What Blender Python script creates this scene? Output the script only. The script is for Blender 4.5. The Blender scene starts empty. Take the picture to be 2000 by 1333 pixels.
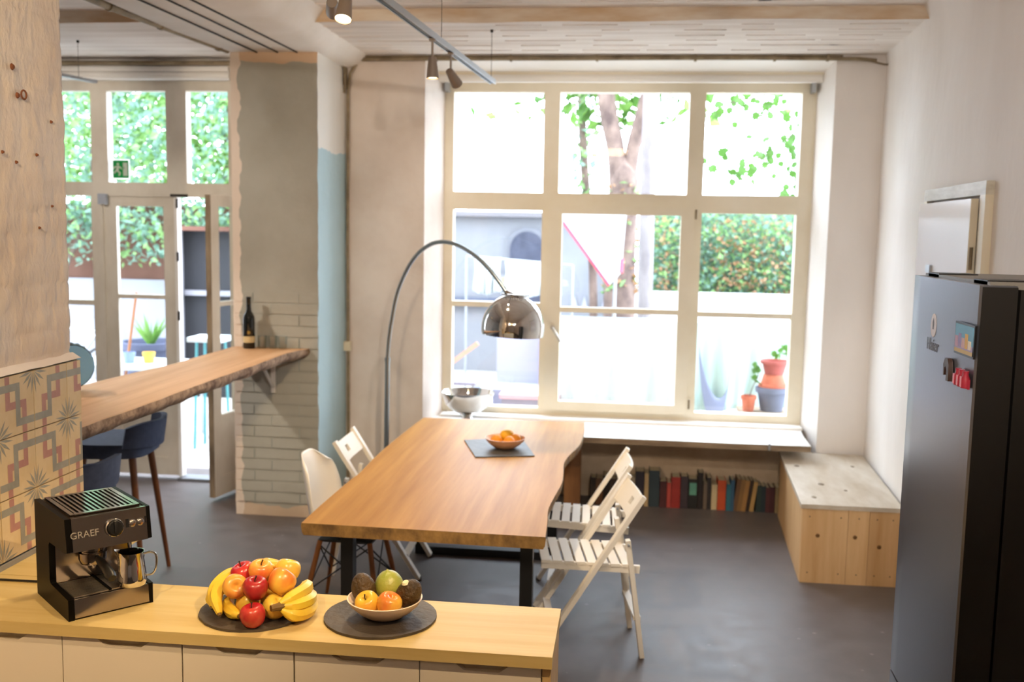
import bpy, bmesh, math, random
from mathutils import Vector, Matrix, noise
rad = math.radians
SC = bpy.context.scene
COL = SC.collection
random.seed(7)

# ------------------------------------------------------------------ camera
cam = bpy.data.cameras.new('camera')
cam.sensor_width = 36.0
cam.lens = 36.0 * 1944 / 2000
cam.clip_start, cam.clip_end = 0.05, 200
cam.dof.use_dof = True
cam.dof.focus_distance = 2.85
cam.dof.aperture_fstop = 3.2
camo = bpy.data.objects.new('camera', cam)
COL.objects.link(camo)
_ps, _pi, _ro = rad(6.5), rad(6.5), rad(1.05)
_F = Vector((-math.sin(_ps) * math.cos(_pi), math.cos(_ps) * math.cos(_pi), -math.sin(_pi)))
_R = Vector((math.cos(_ps), math.sin(_ps), 0))
_U = _R.cross(_F)
_R2 = _R * math.cos(_ro) + _U * math.sin(_ro)
_U2 = _U * math.cos(_ro) - _R * math.sin(_ro)
_m = Matrix((_R2, _U2, -_F)).transposed().to_4x4()
_m.translation = (0, 0, 2.0)
camo.matrix_world = _m
SC.camera = camo

# ------------------------------------------------------------------ world, exposure
world = bpy.data.worlds.new('sky')
SC.world = world
world.use_nodes = True
_bg = world.node_tree.nodes['Background']
_bg.inputs[0].default_value = (0.78, 0.85, 1.0, 1)
_bg.inputs[1].default_value = 9.5
SC.view_settings.view_transform = 'Standard'
SC.view_settings.look = 'None'
SC.view_settings.gamma = 1.0
SC.view_settings.use_curve_mapping = False
SC.view_settings.exposure = 0.55
try:
    SC.cycles.max_bounces = 10
    SC.cycles.diffuse_bounces = 6
    SC.cycles.glossy_bounces = 5
    SC.cycles.transparent_max_bounces = 16
    SC.cycles.sample_clamp_indirect = 12.0
    SC.cycles.use_denoising = True
    SC.cycles.caustics_reflective = False
    SC.cycles.caustics_refractive = False
except Exception:
    pass
def portal(loc, sx, sz):
    L = bpy.data.lights.new('sky_portal', 'AREA')
    L.shape = 'RECTANGLE'; L.size, L.size_y = sx, sz
    L.cycles.is_portal = True
    o = bpy.data.objects.new('sky_portal', L)
    o.location = loc; o.rotation_euler = (rad(-90), 0, 0)
    COL.objects.link(o)
portal((-0.03, 7.62, 1.85), 2.7, 2.6)
portal((-3.7, 7.45, 1.5), 1.9, 3.0)

# ------------------------------------------------------------------ helpers: materials
def lin(h):
    if isinstance(h, str):
        h = h.lstrip('#')
        c = [int(h[i:i + 2], 16) / 255 for i in (0, 2, 4)]
        return tuple((v / 12.92 if v <= .04045 else ((v + .055) / 1.055) ** 2.4) for v in c) + (1,)
    return tuple(h) + ((1,) if len(h) == 3 else ())
MC = {}
def nd(nt, t, **kw):
    n = nt.nodes.new(t)
    for k, v in kw.items():
        setattr(n, k, v)
    return n
def M(name, col, rough=.5, metal=0., col2=None, vs=5., st=(1, 1, 1), lo=.35, hi=.65, bump=0., bs=60., bst=None,
      spec=.5, coat=0., detail=4., world_co=False, emit=None, trans=0., bd=.01):
    """principled material: two colours mixed by stretched noise, plus a noise bump"""
    if name in MC:
        return MC[name]
    m = bpy.data.materials.new(name); m.use_nodes = True
    nt = m.node_tree; b = nt.nodes['Principled BSDF']
    b.inputs['Roughness'].default_value = rough
    b.inputs['Metallic'].default_value = metal
    b.inputs['Specular IOR Level'].default_value = spec
    b.inputs['Coat Weight'].default_value = coat
    b.inputs['Base Color'].default_value = lin(col)
    if trans:
        b.inputs['Transmission Weight'].default_value = trans
    if emit:
        b.inputs['Emission Color'].default_value = lin(emit[0]); b.inputs['Emission Strength'].default_value = emit[1]
    if col2 is not None or bump:
        if world_co:
            src = nd(nt, 'ShaderNodeNewGeometry').outputs['Position']
        else:
            src = nd(nt, 'ShaderNodeTexCoord').outputs['Object']
    if col2 is not None:
        mp = nd(nt, 'ShaderNodeMapping'); mp.inputs['Scale'].default_value = [vs * s for s in st]
        nt.links.new(src, mp.inputs[0])
        nz = nd(nt, 'ShaderNodeTexNoise'); nz.inputs['Scale'].default_value = 1; nz.inputs['Detail'].default_value = detail
        nz.inputs['Roughness'].default_value = .62
        nt.links.new(mp.outputs[0], nz.inputs[0])
        mr = nd(nt, 'ShaderNodeMapRange'); mr.inputs[1].default_value = lo; mr.inputs[2].default_value = hi
        nt.links.new(nz.outputs[0], mr.inputs[0])
        mx = nd(nt, 'ShaderNodeMix', data_type='RGBA')
        mx.inputs[6].default_value = lin(col); mx.inputs[7].default_value = lin(col2)
        nt.links.new(mr.outputs[0], mx.inputs[0]); nt.links.new(mx.outputs[2], b.inputs['Base Color'])
    if bump:
        mp = nd(nt, 'ShaderNodeMapping'); mp.inputs['Scale'].default_value = [bs * s for s in (bst or (1, 1, 1))]
        nt.links.new(src, mp.inputs[0])
        nz = nd(nt, 'ShaderNodeTexNoise'); nz.inputs['Scale'].default_value = 1; nz.inputs['Detail'].default_value = 5
        nt.links.new(mp.outputs[0], nz.inputs[0])
        bp = nd(nt, 'ShaderNodeBump'); bp.inputs['Strength'].default_value = bump; bp.inputs['Distance'].default_value = bd
        nt.links.new(nz.outputs[0], bp.inputs['Height']); nt.links.new(bp.outputs[0], b.inputs['Normal'])
    MC[name] = m
    return m
def glassm(name='window_glass', tint=(.97, .99, .985), refl=.04):
    if name in MC:
        return MC[name]
    m = bpy.data.materials.new(name); m.use_nodes = True
    nt = m.node_tree; nt.nodes.clear()
    o = nd(nt, 'ShaderNodeOutputMaterial'); t = nd(nt, 'ShaderNodeBsdfTransparent'); g = nd(nt, 'ShaderNodeBsdfGlossy')
    t.inputs[0].default_value = tint + (1,); g.inputs['Roughness'].default_value = .02
    x = nd(nt, 'ShaderNodeMixShader'); x.inputs[0].default_value = refl
    nt.links.new(t.outputs[0], x.inputs[1]); nt.links.new(g.outputs[0], x.inputs[2]); nt.links.new(x.outputs[0], o.inputs[0])
    MC[name] = m
    return m
def leafm(name, c1, c2, vs=3.):
    if name in MC:
        return MC[name]
    m = M(name, c1, .55, col2=c2, vs=vs, world_co=True)
    nt = m.node_tree; b = nt.nodes['Principled BSDF']; out = nt.nodes['Material Output']
    t = nd(nt, 'ShaderNodeBsdfTranslucent'); x = nd(nt, 'ShaderNodeMixShader'); x.inputs[0].default_value = .4
    nt.links.new(b.inputs['Base Color'].links[0].from_socket, t.inputs[0])
    nt.links.new(b.outputs[0], x.inputs[1]); nt.links.new(t.outputs[0], x.inputs[2]); nt.links.new(x.outputs[0], out.inputs[0])
    return m

# ------------------------------------------------------------------ helpers: geometry
class G:
    def __init__(s):
        s.bm = bmesh.new()
    def _v(s, p): return s.bm.verts.new(p)
    def face(s, pts, m=0):
        f = s.bm.faces.new([s._v(p) for p in pts]); f.material_index = m
        return s
    def hexa(s, p, m=0):
        """8 points: bottom ring 0-3, top ring 4-7"""
        v = [s._v(q) for q in p]
        for q in ((3, 2, 1, 0), (4, 5, 6, 7), (0, 1, 5, 4), (1, 2, 6, 5), (2, 3, 7, 6), (3, 0, 4, 7)):
            f = s.bm.faces.new([v[i] for i in q]); f.material_index = m
        return s
    def box(s, lo, hi, m=0, mat=None):
        x0, y0, z0 = lo; x1, y1, z1 = hi
        p = [(x0, y0, z0), (x1, y0, z0), (x1, y1, z0), (x0, y1, z0), (x0, y0, z1), (x1, y0, z1), (x1, y1, z1), (x0, y1, z1)]
        if mat is not None:
            p = [mat @ Vector(q) for q in p]
        return s.hexa(p, m)
    def bar(s, p0, p1, w, t, m=0, up=(0, 0, 1)):
        """rectangular bar from p0 to p1, w across (side), t along the up-ish normal"""
        p0, p1 = Vector(p0), Vector(p1)
        d = (p1 - p0).normalized(); u = Vector(up)
        if abs(d.dot(u)) > .98: u = Vector((1, 0, 0))
        a = d.cross(u).normalized(); n = a.cross(d)
        q = []
        for b in (p0, p1):
            q.append([b + a * (w / 2 * i) + n * (t / 2 * j) for i, j in ((-1, -1), (1, -1), (1, 1), (-1, 1))])
        return s.hexa(q[0] + q[1], m)
    def ring(s, c, a, b, n):
        return [s._v(c + a * math.cos(2 * math.pi * i / n) + b * math.sin(2 * math.pi * i / n)) for i in range(n)]
    def tube(s, pts, r, n=12, m=0, cap=True, closed=False):
        pts = [Vector(p) for p in pts]; k = len(pts)
        rs = r if isinstance(r, (list, tuple)) else [r] * k
        t0 = (pts[1] - pts[0]).normalized()
        a = t0.orthogonal().normalized(); rings = []
        for i, p in enumerate(pts):
            if closed:
                t = (pts[(i + 1) % k] - pts[i - 1]).normalized()
            else:
                t = (pts[min(i + 1, k - 1)] - pts[max(i - 1, 0)]).normalized()
            a = (a - t * a.dot(t)).normalized(); b = t.cross(a)
            rings.append(s.ring(p, a * rs[i], b * rs[i], n))
        for i in range(k if closed else k - 1):
            A, B = rings[i], rings[(i + 1) % k]
            for j in range(n):
                f = s.bm.faces.new((A[j], A[(j + 1) % n], B[(j + 1) % n], B[j])); f.material_index = m
        if cap and not closed:
            f = s.bm.faces.new(rings[0][::-1]); f.material_index = m
            f = s.bm.faces.new(rings[-1]); f.material_index = m
        return s
    def cyl(s, p0, p1, r0, r1=None, n=16, m=0, cap=True):
        return s.tube([p0, p1], [r0, r0 if r1 is None else r1], n, m, cap)
    def lathe(s, prof, n=32, m=0, mat=None):
        """prof: list of (r, z); r == 0 closes to a point"""
        mat = mat or Matrix()
        rings = []
        for r, z in prof:
            if r <= 1e-6:
                rings.append([s._v(mat @ Vector((0, 0, z)))])
            else:
                rings.append([s._v(mat @ Vector((r * math.cos(2 * math.pi * i / n), r * math.sin(2 * math.pi * i / n), z))) for i in range(n)])
        for A, B in zip(rings, rings[1:]):
            for j in range(n):
                if len(A) == 1 and len(B) == 1: continue
                if len(A) == 1: q = (A[0], B[(j + 1) % n], B[j])
                elif len(B) == 1: q = (A[j], A[(j + 1) % n], B[0])
                else: q = (A[j], A[(j + 1) % n], B[(j + 1) % n], B[j])
                f = s.bm.faces.new(q); f.material_index = m
        return s
    def prism(s, poly, z0, z1, m=0, fn=None, mside=None):
        """poly of 2-d points extruded z0..z1; fn maps (a, b, z) to 3-d"""
        fn = fn or (lambda a, b, z: (a, b, z))
        A = [s._v(fn(a, b, z0)) for a, b in poly]; B = [s._v(fn(a, b, z1)) for a, b in poly]
        k = len(poly)
        f = s.bm.faces.new(A[::-1]); f.material_index = m
        f = s.bm.faces.new(B); f.material_index = m
        for i in range(k):
            f = s.bm.faces.new((A[i], A[(i + 1) % k], B[(i + 1) % k], B[i])); f.material_index = m if mside is None else mside
        return s
    def grid(s, fn, nu, nv, m=0):
        V = [[s._v(fn(i / nu, j / nv)) for j in range(nv + 1)] for i in range(nu + 1)]
        for i in range(nu):
            for j in range(nv):
                f = s.bm.faces.new((V[i][j], V[i + 1][j], V[i + 1][j + 1], V[i][j + 1])); f.material_index = m
        return s
    def xf(s, mat):
        bmesh.ops.transform(s.bm, matrix=mat, verts=s.bm.verts)
        return s
    def mesh(s, name, mats, bevel=0., seg=2, smooth=40, normals=True):
        bm = s.bm
        if bevel:
            ed = [e for e in bm.edges if len(e.link_faces) == 2 and e.calc_face_angle(0) > .5]
            bmesh.ops.bevel(bm, geom=ed, offset=bevel, segments=seg, affect='EDGES', profile=.6, clamp_overlap=True)
        if normals:
            bmesh.ops.recalc_face_normals(bm, faces=bm.faces)
        me = bpy.data.meshes.new(name); bm.to_mesh(me); bm.free()
        for mt in (mats if isinstance(mats, (list, tuple)) else [mats]):
            me.materials.append(mt)
        if smooth:
            for p in me.polygons: p.use_smooth = True
            me.set_sharp_from_angle(angle=rad(smooth))
        return me
    def out(s, name, mats, parent=None, loc=None, rz=0., **kw):
        return link(name, s.mesh(name, mats, **kw), parent, loc, rz)
def link(name, me, parent=None, loc=None, rz=0.):
    o = bpy.data.objects.new(name, me); COL.objects.link(o)
    if parent is not None: o.parent = parent
    if loc is not None: o.location = loc
    if rz: o.rotation_euler = (0, 0, rz)
    return o
def T(o, label, cat, group=None):
    o['label'] = label; o['category'] = cat
    if group: o['group'] = group
    return o
def S(o, label=None):
    o['kind'] = 'structure'
    if label: o['label'] = label
    return o
def E(name, loc, rz=0.):
    return link(name, None, None, loc, rz)
def copy_tree(o, parent=None):
    c = o.copy(); COL.objects.link(c); c.parent = parent
    for ch in list(o.children):
        copy_tree(ch, c)
    return c
def textmesh(txt, size, extrude=.0004):
    cu = bpy.data.curves.new('lettering', 'FONT'); cu.body = txt; cu.size = size; cu.extrude = extrude
    cu.align_x = 'CENTER'; cu.align_y = 'CENTER'
    o = bpy.data.objects.new('lettering', cu); COL.objects.link(o)
    me = bpy.data.meshes.new_from_object(o)
    bpy.data.objects.remove(o)
    return me
def nz(p, s=1.):
    return noise.noise(Vector(p) * s)
def smoothpath(pts, n=6):
    """Catmull-Rom through the points"""
    P = [Vector(p) for p in pts]; P = [P[0] * 2 - P[1]] + P + [P[-1] * 2 - P[-2]]
    o = []
    for i in range(1, len(P) - 2):
        for k in range(n):
            t = k / n; a, b, c, d = P[i - 1:i + 3]
            o.append(.5 * ((2 * b) + (c - a) * t + (2 * a - 5 * b + 4 * c - d) * t * t + (3 * b - a - 3 * c + d) * t ** 3))
    return o + [P[-2]]

# ------------------------------------------------------------------ materials
m_plaster = M('white_plaster', '#efeae4', .8, col2='#e0d8ce', vs=1.3, bump=.25, bs=14, world_co=True, spec=.2)
m_plaster_r = M('right_wall_plaster', '#efebe8', .75, col2='#e2dcd7', vs=.9, st=(1, 1, .35), bump=.3, bs=22, bst=(1, 1, .4), world_co=True, spec=.25)
m_plaster_l = M('peach_plaster', '#e6ddd6', .8, col2='#d7cac0', vs=1.6, bump=.25, bs=18, world_co=True, spec=.2)
m_ceil = M('board_marked_ceiling', '#eee8e3', .85, col2='#d9d0c8', vs=2.2, st=(.35, 5, 5), bump=.5, bs=5, bst=(.5, 9, 9), world_co=True, spec=.15)
m_ceil_edge = M('lamp_warmed_ceiling_edge', '#e6dccd', .85, col2='#cdb292', vs=3, st=(.6, 3, 3), world_co=True, spec=.1)  # warm lamp light on the step face is put into the colour
m_frame = M('cream_window_paint', '#e8e0cd', .45, col2='#ddd2ba', vs=1.5, world_co=True)
m_frame2 = M('white_door_paint', '#e6dfd2', .5, col2='#cfc5b5', vs=2.5, st=(1, 1, .5), world_co=True)
m_white = M('white_paint', '#ece9e4', .5)
m_glass = glassm()
m_black = M('black_steel', '#121214', .42, spec=.4)
m_blackp = M('black_plastic', '#0d0c0c', .38)
m_chrome = M('chrome', '#d8d6d4', .06, 1.)
m_steel = M('brushed_steel', '#b9b3aa', .24, 1., bump=.03, bs=160, bst=(.1, 1, 1))
m_galv = M('galvanised_steel', '#9aa3a8', .35, 1.)
m_pipe = M('old_pipe_paint', '#9a8b70', .6, col2='#6f5f48', vs=6)
m_alu = M('grey_aluminium', '#aeb4ba', .35, .8)
m_grout = M('grey_grout', '#8d8880', .9)
# ================================================================== structure
# floor: one slab, worn grey concrete
def floor_mat():
    m = M('worn_grey_floor', '#676364', .6, col2='#5d534f', vs=.55, world_co=True, lo=.3, hi=.7, detail=8, spec=.36)
    nt = m.node_tree; b = nt.nodes['Principled BSDF']
    src = nd(nt, 'ShaderNodeNewGeometry').outputs['Position']
    # fine speckle and scuffs over the two-tone ground
    n1 = nd(nt, 'ShaderNodeTexNoise'); n1.inputs['Scale'].default_value = 9; n1.inputs['Detail'].default_value = 8
    nt.links.new(src, n1.inputs[0])
    r1 = nd(nt, 'ShaderNodeMapRange'); r1.inputs[1].default_value = .3; r1.inputs[2].default_value = .7; r1.inputs[3].default_value = .82; r1.inputs[4].default_value = 1.1
    nt.links.new(n1.outputs[0], r1.inputs[0])
    n2 = nd(nt, 'ShaderNodeTexVoronoi'); n2.inputs['Scale'].default_value = 5.5
    nt.links.new(src, n2.inputs[0])
    r2 = nd(nt, 'ShaderNodeMapRange'); r2.inputs[1].default_value = .03; r2.inputs[2].default_value = .07; r2.inputs[3].default_value = 1.7; r2.inputs[4].default_value = 1.
    nt.links.new(n2.outputs[0], r2.inputs[0])
    mu = nd(nt, 'ShaderNodeMath', operation='MULTIPLY'); nt.links.new(r1.outputs[0], mu.inputs[0]); nt.links.new(r2.outputs[0], mu.inputs[1])
    old = b.inputs['Base Color'].links[0].from_socket
    vm = nd(nt, 'ShaderNodeVectorMath', operation='SCALE'); nt.links.new(old, vm.inputs[0]); nt.links.new(mu.outputs[0], vm.inputs['Scale'])
    nt.links.new(vm.outputs[0], b.inputs['Base Color'])
    rr = nd(nt, 'ShaderNodeMapRange'); rr.inputs[3].default_value = .36; rr.inputs[4].default_value = .58
    nt.links.new(n1.outputs[0], rr.inputs[0]); nt.links.new(rr.outputs[0], b.inputs['Roughness'])
    bp = nd(nt, 'ShaderNodeBump'); bp.inputs['Strength'].default_value = .15; bp.inputs['Distance'].default_value = .004
    nt.links.new(n1.outputs[0], bp.inputs['Height']); nt.links.new(bp.outputs[0], b.inputs['Normal'])
    return m
g = G(); g.box((-6, -3.2, -.12), (2.4, 7.62, 0)); S(g.out('floor', floor_mat(), smooth=0), 'worn grey concrete floor with pale scuffs')

# ceiling: higher main field, lower strip along the windows and between them a step tinted as warmly lamp-lit
g = G(); g.box((-6, -3.2, 3.265), (2.4, 5.92, 3.45)); cl = S(g.out('ceiling', m_ceil, smooth=0), 'white ceiling with marks of the form boards')
g = G(); g.box((-6, 5.92, 3.2), (2.4, 7.62, 3.45)); g.out('ceiling_strip', m_ceil, cl, smooth=0)
for x0, x1 in ((-6, -2.7), (-1.93, 1.62)):
    g = G()
    def edge(u, v, x0=x0, x1=x1):
        x = x0 + (x1 - x0) * u
        return (x, 5.905 - .012 * nz((x, 0, v * 2), 2.2), 3.192 + .076 * v + .012 * nz((x, 3, 1), 1.7) * (1 - v))
    g.grid(edge, 60, 3); g.out('step_face', m_ceil_edge, cl)
# form-board seams on the window strip and the main field
for k, y in enumerate((6.06, 6.22, 6.39, 6.55, 6.72, 6.9, 5.75, 5.58, 5.41, 5.24, 5.07)):
    z = 3.2 if y > 5.92 else 3.265
    g = G()
    for j in range(7):
        x0 = -1.9 + j * .52 + random.uniform(-.1, .15); x1 = x0 + random.uniform(.15, .5)
        g.box((x0, y - .004, z - .005), (min(x1, 1.55), y + .004, z + .002))
    g.out('board_ridge', m_ceil, cl)
# beam over the pillar running towards the kitchen
g = G()
prof = [(-2.72, 3.3), (-2.72, 3.15), (-2.68, 3.11), (-2.0, 3.11), (-1.93, 3.14), (-1.86, 3.22), (-1.8, 3.3)]
g.prism(prof, -3.2, 7.62, fn=lambda a, b, z: (a, z, b))
bm_ = S(g.out('trim_1', m_plaster, smooth=60), 'white plastered ceiling beam running to the pillar')
m_groove = M('black_cable', '#1e1a17', .7)
for x0, x1 in ((-2.52, -2.44), (-2.37, -2.30), (-2.25, -2.17)):
    g = G(); g.tube([(x0, 1.0, 3.106), (x0 + .02, 4.2, 3.107), (x1, 6.42, 3.106)], .0055, 6); g.out('cable', m_groove, bm_)
# long conduit on the left beam edge with clips
pr = T(E('ceiling_conduit', (-2.74, 5, 3.12)), 'ochre conduit pipe clipped along the ceiling beam', 'pipe')
g = G(); g.tube([(-.06, -3, 0), (-.01, .1, 0), (.10, 1.42, .0)], .021, 12); g.out('pipe', m_pipe, pr)
for y in (-1.2, -.4, .12, .62, 1.3):
    g = G(); t = .0 if y < .1 else (y - .1) / 1.32 * .11
    g.tube([(-.01 + t + (min(y, .1) - .1) * .0162, y - .012, 0), (-.01 + t + (min(y, .1) - .1) * .0162, y + .012, 0)], .027, 12); g.out('clip', m_pipe, pr)

# --- window wall: right piece, left piece, header, parapet below
g = G()
def wedge(poly, z0, z1): g.prism(poly, z0, z1)
wedge([(1.365, 7.1), (1.9, 7.1), (1.9, 7.62), (1.3, 7.62), (1.3, 7.45)], 0, 3.21)
wr = S(g.out('wall_window', m_plaster_r), 'white plaster wall around the large window')
g = G(); wedge([(-2.2, 7.1), (-1.462, 7.1), (-1.372, 7.45), (-1.372, 7.62), (-2.2, 7.62)], 0, 3.21)
g.out('wall_pier', m_plaster_l, wr)
g = G(); g.prism([(7.1, 3.165), (7.62, 3.06), (7.62, 3.45), (7.1, 3.45)], -1.47, 1.37, fn=lambda a, b, z: (z, a, b)); g.out('lintel', m_white, wr)
g = G(); g.box((-1.5, 7.36, 0), (1.4, 7.62, .53)); g.out('parapet', M('niche_plaster', '#d3bfa6', .9, col2='#b9a287', vs=3, world_co=True, bump=.3, bs=20), wr)
# facade above, outside
g = G(); g.box((-6, 7.45, 3.1), (2.4, 7.66, 6.5)); g.out('facade', m_plaster, wr, smooth=0)

# --- right wall
def RX(y): return 1.69 + .05 * (y - 7.06)
g = G()
def rw(u, v):
    y = -3.2 + 10.5 * u; z = 3.3 * v
    cove = max(0, (z - 3.1)) ** 2 * 1.6
    return (RX(y) - cove + .006 * nz((y, z, 0), 1.7) + .003 * nz((y, z, 5), 6), y, z)
g.grid(rw, 130, 60)
w2 = g.out('wall_right', m_plaster_r, smooth=60); S(w2, 'long rough white wall on the right')
g = G(); g.box((1.75, -3.2, 0), (2.4, 7.62, 3.3)); g.out('wall_core', m_plaster_r, w2)

# --- near left wall (plaster over brick), end at y = 3.3
g = G()
m_wl = M('warm_white_brick_paint', '#ddd0c2', .72, col2='#cdb9a5', vs=2.2, st=(1, 1, .7), bump=.7, bs=30, bst=(1, 1, .5), world_co=True, spec=.3, bd=.014)
def course(y, z):
    row = math.floor(z / .081); fz = z / .081 - row
    fy = (y / .26 + (.5 if row % 2 else 0)); fy -= math.floor(fy)
    e = max(0, 1 - min(fz, 1 - fz) / .14) + .7 * max(0, 1 - min(fy, 1 - fy) / .05)
    return -.0035 * min(1, e)
def lw(u, v):
    # wraps: u < .8 face towards the room, beyond that the end face
    z = 3.3 * v
    L = 3.4 * u
    d = .009 * nz((L, z, 1), 3.2) + .006 * nz((L, z * .7, 9), 12) + .0022 * nz((L * 1.2, z * .6, 4), 34) + course(L, z)
    if L < 2.8:
        y = .5 + L
        return (-1.945 + d, y, z)
    t = (L - 2.8) / .6
    return (-1.95 - .6 * t, 3.3 + d * 1.6 + .01 * math.sin(min(t * 8, 1.57)), z)
g.grid(lw, 330, 300)
w3 = S(g.out('wall_left', m_wl, smooth=70), 'rough white painted brick wall in the left foreground')
g = G(); g.box((-2.56, -3.2, 0), (-1.97, 3.29, 3.3)); g.out('wall_core', m_wl, w3, smooth=0)
g = G(); g.box((-1.97, -3.2, 0), (-1.95, .52, 3.3)); g.out('wall_skin', m_wl, w3, smooth=0)
rust = M('rust_stain', '#7d4a2c', .9)
for y, z, r in ((3.0, 2.474, .011), (3.022, 2.389, .01), (3.204, 2.325, .006), (3.115, 2.209, .006), (3.002, 2.178, .006), (3.193, 2.044, .005), (3.115, 1.971, .005), (2.933, 2.205, .006)):
    g = G(); g.lathe([(0, .006), (r * .6, .006), (r, 0)], 10, mat=Matrix.Translation((-1.938, y, z)) @ Matrix.Rotation(rad(90), 4, 'Y')); g.out('rust_spot', rust, w3)
g = G(); g.tube([(-1.932, 3.048 + .014 * math.cos(a), 2.394 + .014 * math.sin(a)) for a in [k * .524 for k in range(12)]], .003, 6, closed=True); g.out('hook_ring', rust, w3)
# remaining shell behind the camera and in the left bay
g = G(); g.box((-6, -3.4, 0), (2.4, -3.2, 3.4)); S(g.out('wall_back', m_plaster, smooth=0), 'white wall behind the kitchen')
g = G(); g.box((-6.2, -3.2, 0), (-6, 7.62, 3.4)); S(g.out('wall_bay', m_plaster, smooth=0), 'white wall of the left bay')

# --- pillar with painted bricks
def pillar_mat():
    m = M('grey_pillar_paint', '#b0b0a9', .75, col2='#a4a39a', vs=2, bump=.3, bs=30, world_co=True, spec=.25)
    nt = m.node_tree; b = nt.nodes['Principled BSDF']
    pos = nd(nt, 'ShaderNodeNewGeometry').outputs['Position']
    sp = nd(nt, 'ShaderNodeSeparateXYZ'); nt.links.new(pos, sp.inputs[0])
    n = nd(nt, 'ShaderNodeTexNoise'); n.inputs['Scale'].default_value = 7; nt.links.new(pos, n.inputs[0])
    w = nd(nt, 'ShaderNodeMath', operation='MULTIPLY_ADD'); nt.links.new(n.outputs[0], w.inputs[0]); w.inputs[1].default_value = .09; w.inputs[2].default_value = -.045
    def step(sock, edge, gt=True):
        a = nd(nt, 'ShaderNodeMath', operation='ADD'); nt.links.new(sock, a.inputs[0]); nt.links.new(w.outputs[0], a.inputs[1])
        c = nd(nt, 'ShaderNodeMath', operation='GREATER_THAN' if gt else 'LESS_THAN'); nt.links.new(a.outputs[0], c.inputs[0]); c.inputs[1].default_value = edge
        return c.outputs[0]
    grey = b.inputs['Base Color'].links[0].from_socket
    def over(base, fac, col):
        x = nd(nt, 'ShaderNodeMix', data_type='RGBA'); nt.links.new(fac, x.inputs[0]); nt.links.new(base, x.inputs[6]); x.inputs[7].default_value = lin(col)
        return x.outputs[2]
    # the front is painted grey, its foot, head and left margin stay raw peach plaster
    c = over(grey, step(sp.outputs[2], 3.045), '#d2b79c')
    c = over(c, step(sp.outputs[2], .07, False), '#cdb9a4')
    c = over(c, step(sp.outputs[0], -2.575, False), '#e2d5ca')
    # the side towards the window is pale blue below and white above
    def mul(a_, b_):
        q = nd(nt, 'ShaderNodeMath', operation='MULTIPLY'); nt.links.new(a_, q.inputs[0]); nt.links.new(b_, q.inputs[1]); return q.outputs[0]
    nrm = nd(nt, 'ShaderNodeSeparateXYZ'); nt.links.new(nd(nt, 'ShaderNodeNewGeometry').outputs['Normal'], nrm.inputs[0])
    side = nd(nt, 'ShaderNodeMath', operation='GREATER_THAN'); nt.links.new(nrm.outputs[0], side.inputs[0]); side.inputs[1].default_value = .6
    c = over(c, side.outputs[0], '#dcd8d0')
    c = over(c, mul(side.outputs[0], step(sp.outputs[2], 2.5, False)), '#a9c0c6')
    nt.links.new(c, b.inputs['Base Color'])
    return m
m_pil = pillar_mat()
g = G()
def pillar_skin(u, v):
    # front face then right side face
    z = 3.14 * v; L = 1.28 * u
    d = .004 * nz((L, z, 3), 5) + .005 * nz((L, z, 7), 14) * (1 if abs(L - .59) < .03 or L < .03 else .25)
    if L <= .59: return (-2.63 + L + (d if L < .02 or L > .57 else 0), 6.44 - d, z)
    return (-2.04 + d, 6.44 + (L - .59), z)
g.grid(pillar_skin, 128, 150)
pl = S(g.out('wall_pillar', m_pil, smooth=75), 'grey painted brick pillar between door and window')
g = G(); g.box((-2.622, 6.45, 0), (-2.05, 7.3, 3.14)); g.out('pillar_core', m_pil, pl, smooth=0)
brick_full = G(); brick_full.box((-.1255, -.0035, -.034), (.1255, .01, .031)); brick_full = brick_full.mesh('brick', m_pil, bevel=.0035, seg=1)
brick_half = G(); brick_half.box((-.0615, -.0035, -.034), (.0615, .01, .031)); brick_half = brick_half.mesh('brick', m_pil, bevel=.0035, seg=1)
for r in range(19):
    z = .13 + r * .0765
    xs = ((-2.495, brick_full), (-2.24, brick_full), (-2.105, brick_half)) if r % 2 else ((-2.555, brick_half), (-2.425, brick_half), (-2.36 + .06, brick_full), (-2.105, brick_half))
    for x, me in xs:
        o = link('brick', me, pl, (x, 6.4375 + random.uniform(-.0012, .0015), z)); o.rotation_euler = (0, random.uniform(-.01, .01), 0)
# wall behind the pillar, between door bay and window
g = G(); g.box((-2.75, 7.28, 0), (-2.04, 7.62, 3.3)); g.out('pillar_back', m_plaster, pl, smooth=0)

# ------------------------------------------------------------------ large window
def W(x0, x1, z0, z1, y0, y1, name, parent, mat=m_frame, bev=.006):
    g = G(); g.box((x0, y0, z0), (x1, y1, z1)); return g.out(name, mat, parent, bevel=bev, seg=2)
win = S(E('window_1', (0, 0, 0)), 'large cream-framed window with six fields')
FY0, FY1 = 7.43, 7.53
for a in ((-1.378, -1.31, .545, 3.06), (1.205, 1.305, .545, 3.06), (-.64, -.522, .545, 3.06), (.415, .53, .545, 3.06)):
    W(*a, FY0, FY1, 'stile', win)
for a in ((-1.31, -.64, 2.993, 3.06), (-.522, .415, 2.993, 3.06), (.53, 1.205, 2.993, 3.06),
          (-1.31, -.64, 2.13, 2.262), (-.522, .415, 2.165, 2.262), (.53, 1.205, 2.13, 2.262),
          (-1.31, -.64, .545, .64), (-.522, .415, .545, .64), (.53, 1.205, .545, .65)):
    W(*a, FY0 + .004, FY1, 'rail', win)
for a in ((-1.31, -.64, 1.4, 1.44), (.53, 1.205, 1.37, 1.408)):
    W(*a, FY0 + .015, FY1 - .02, 'glazing_bar', win)
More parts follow.
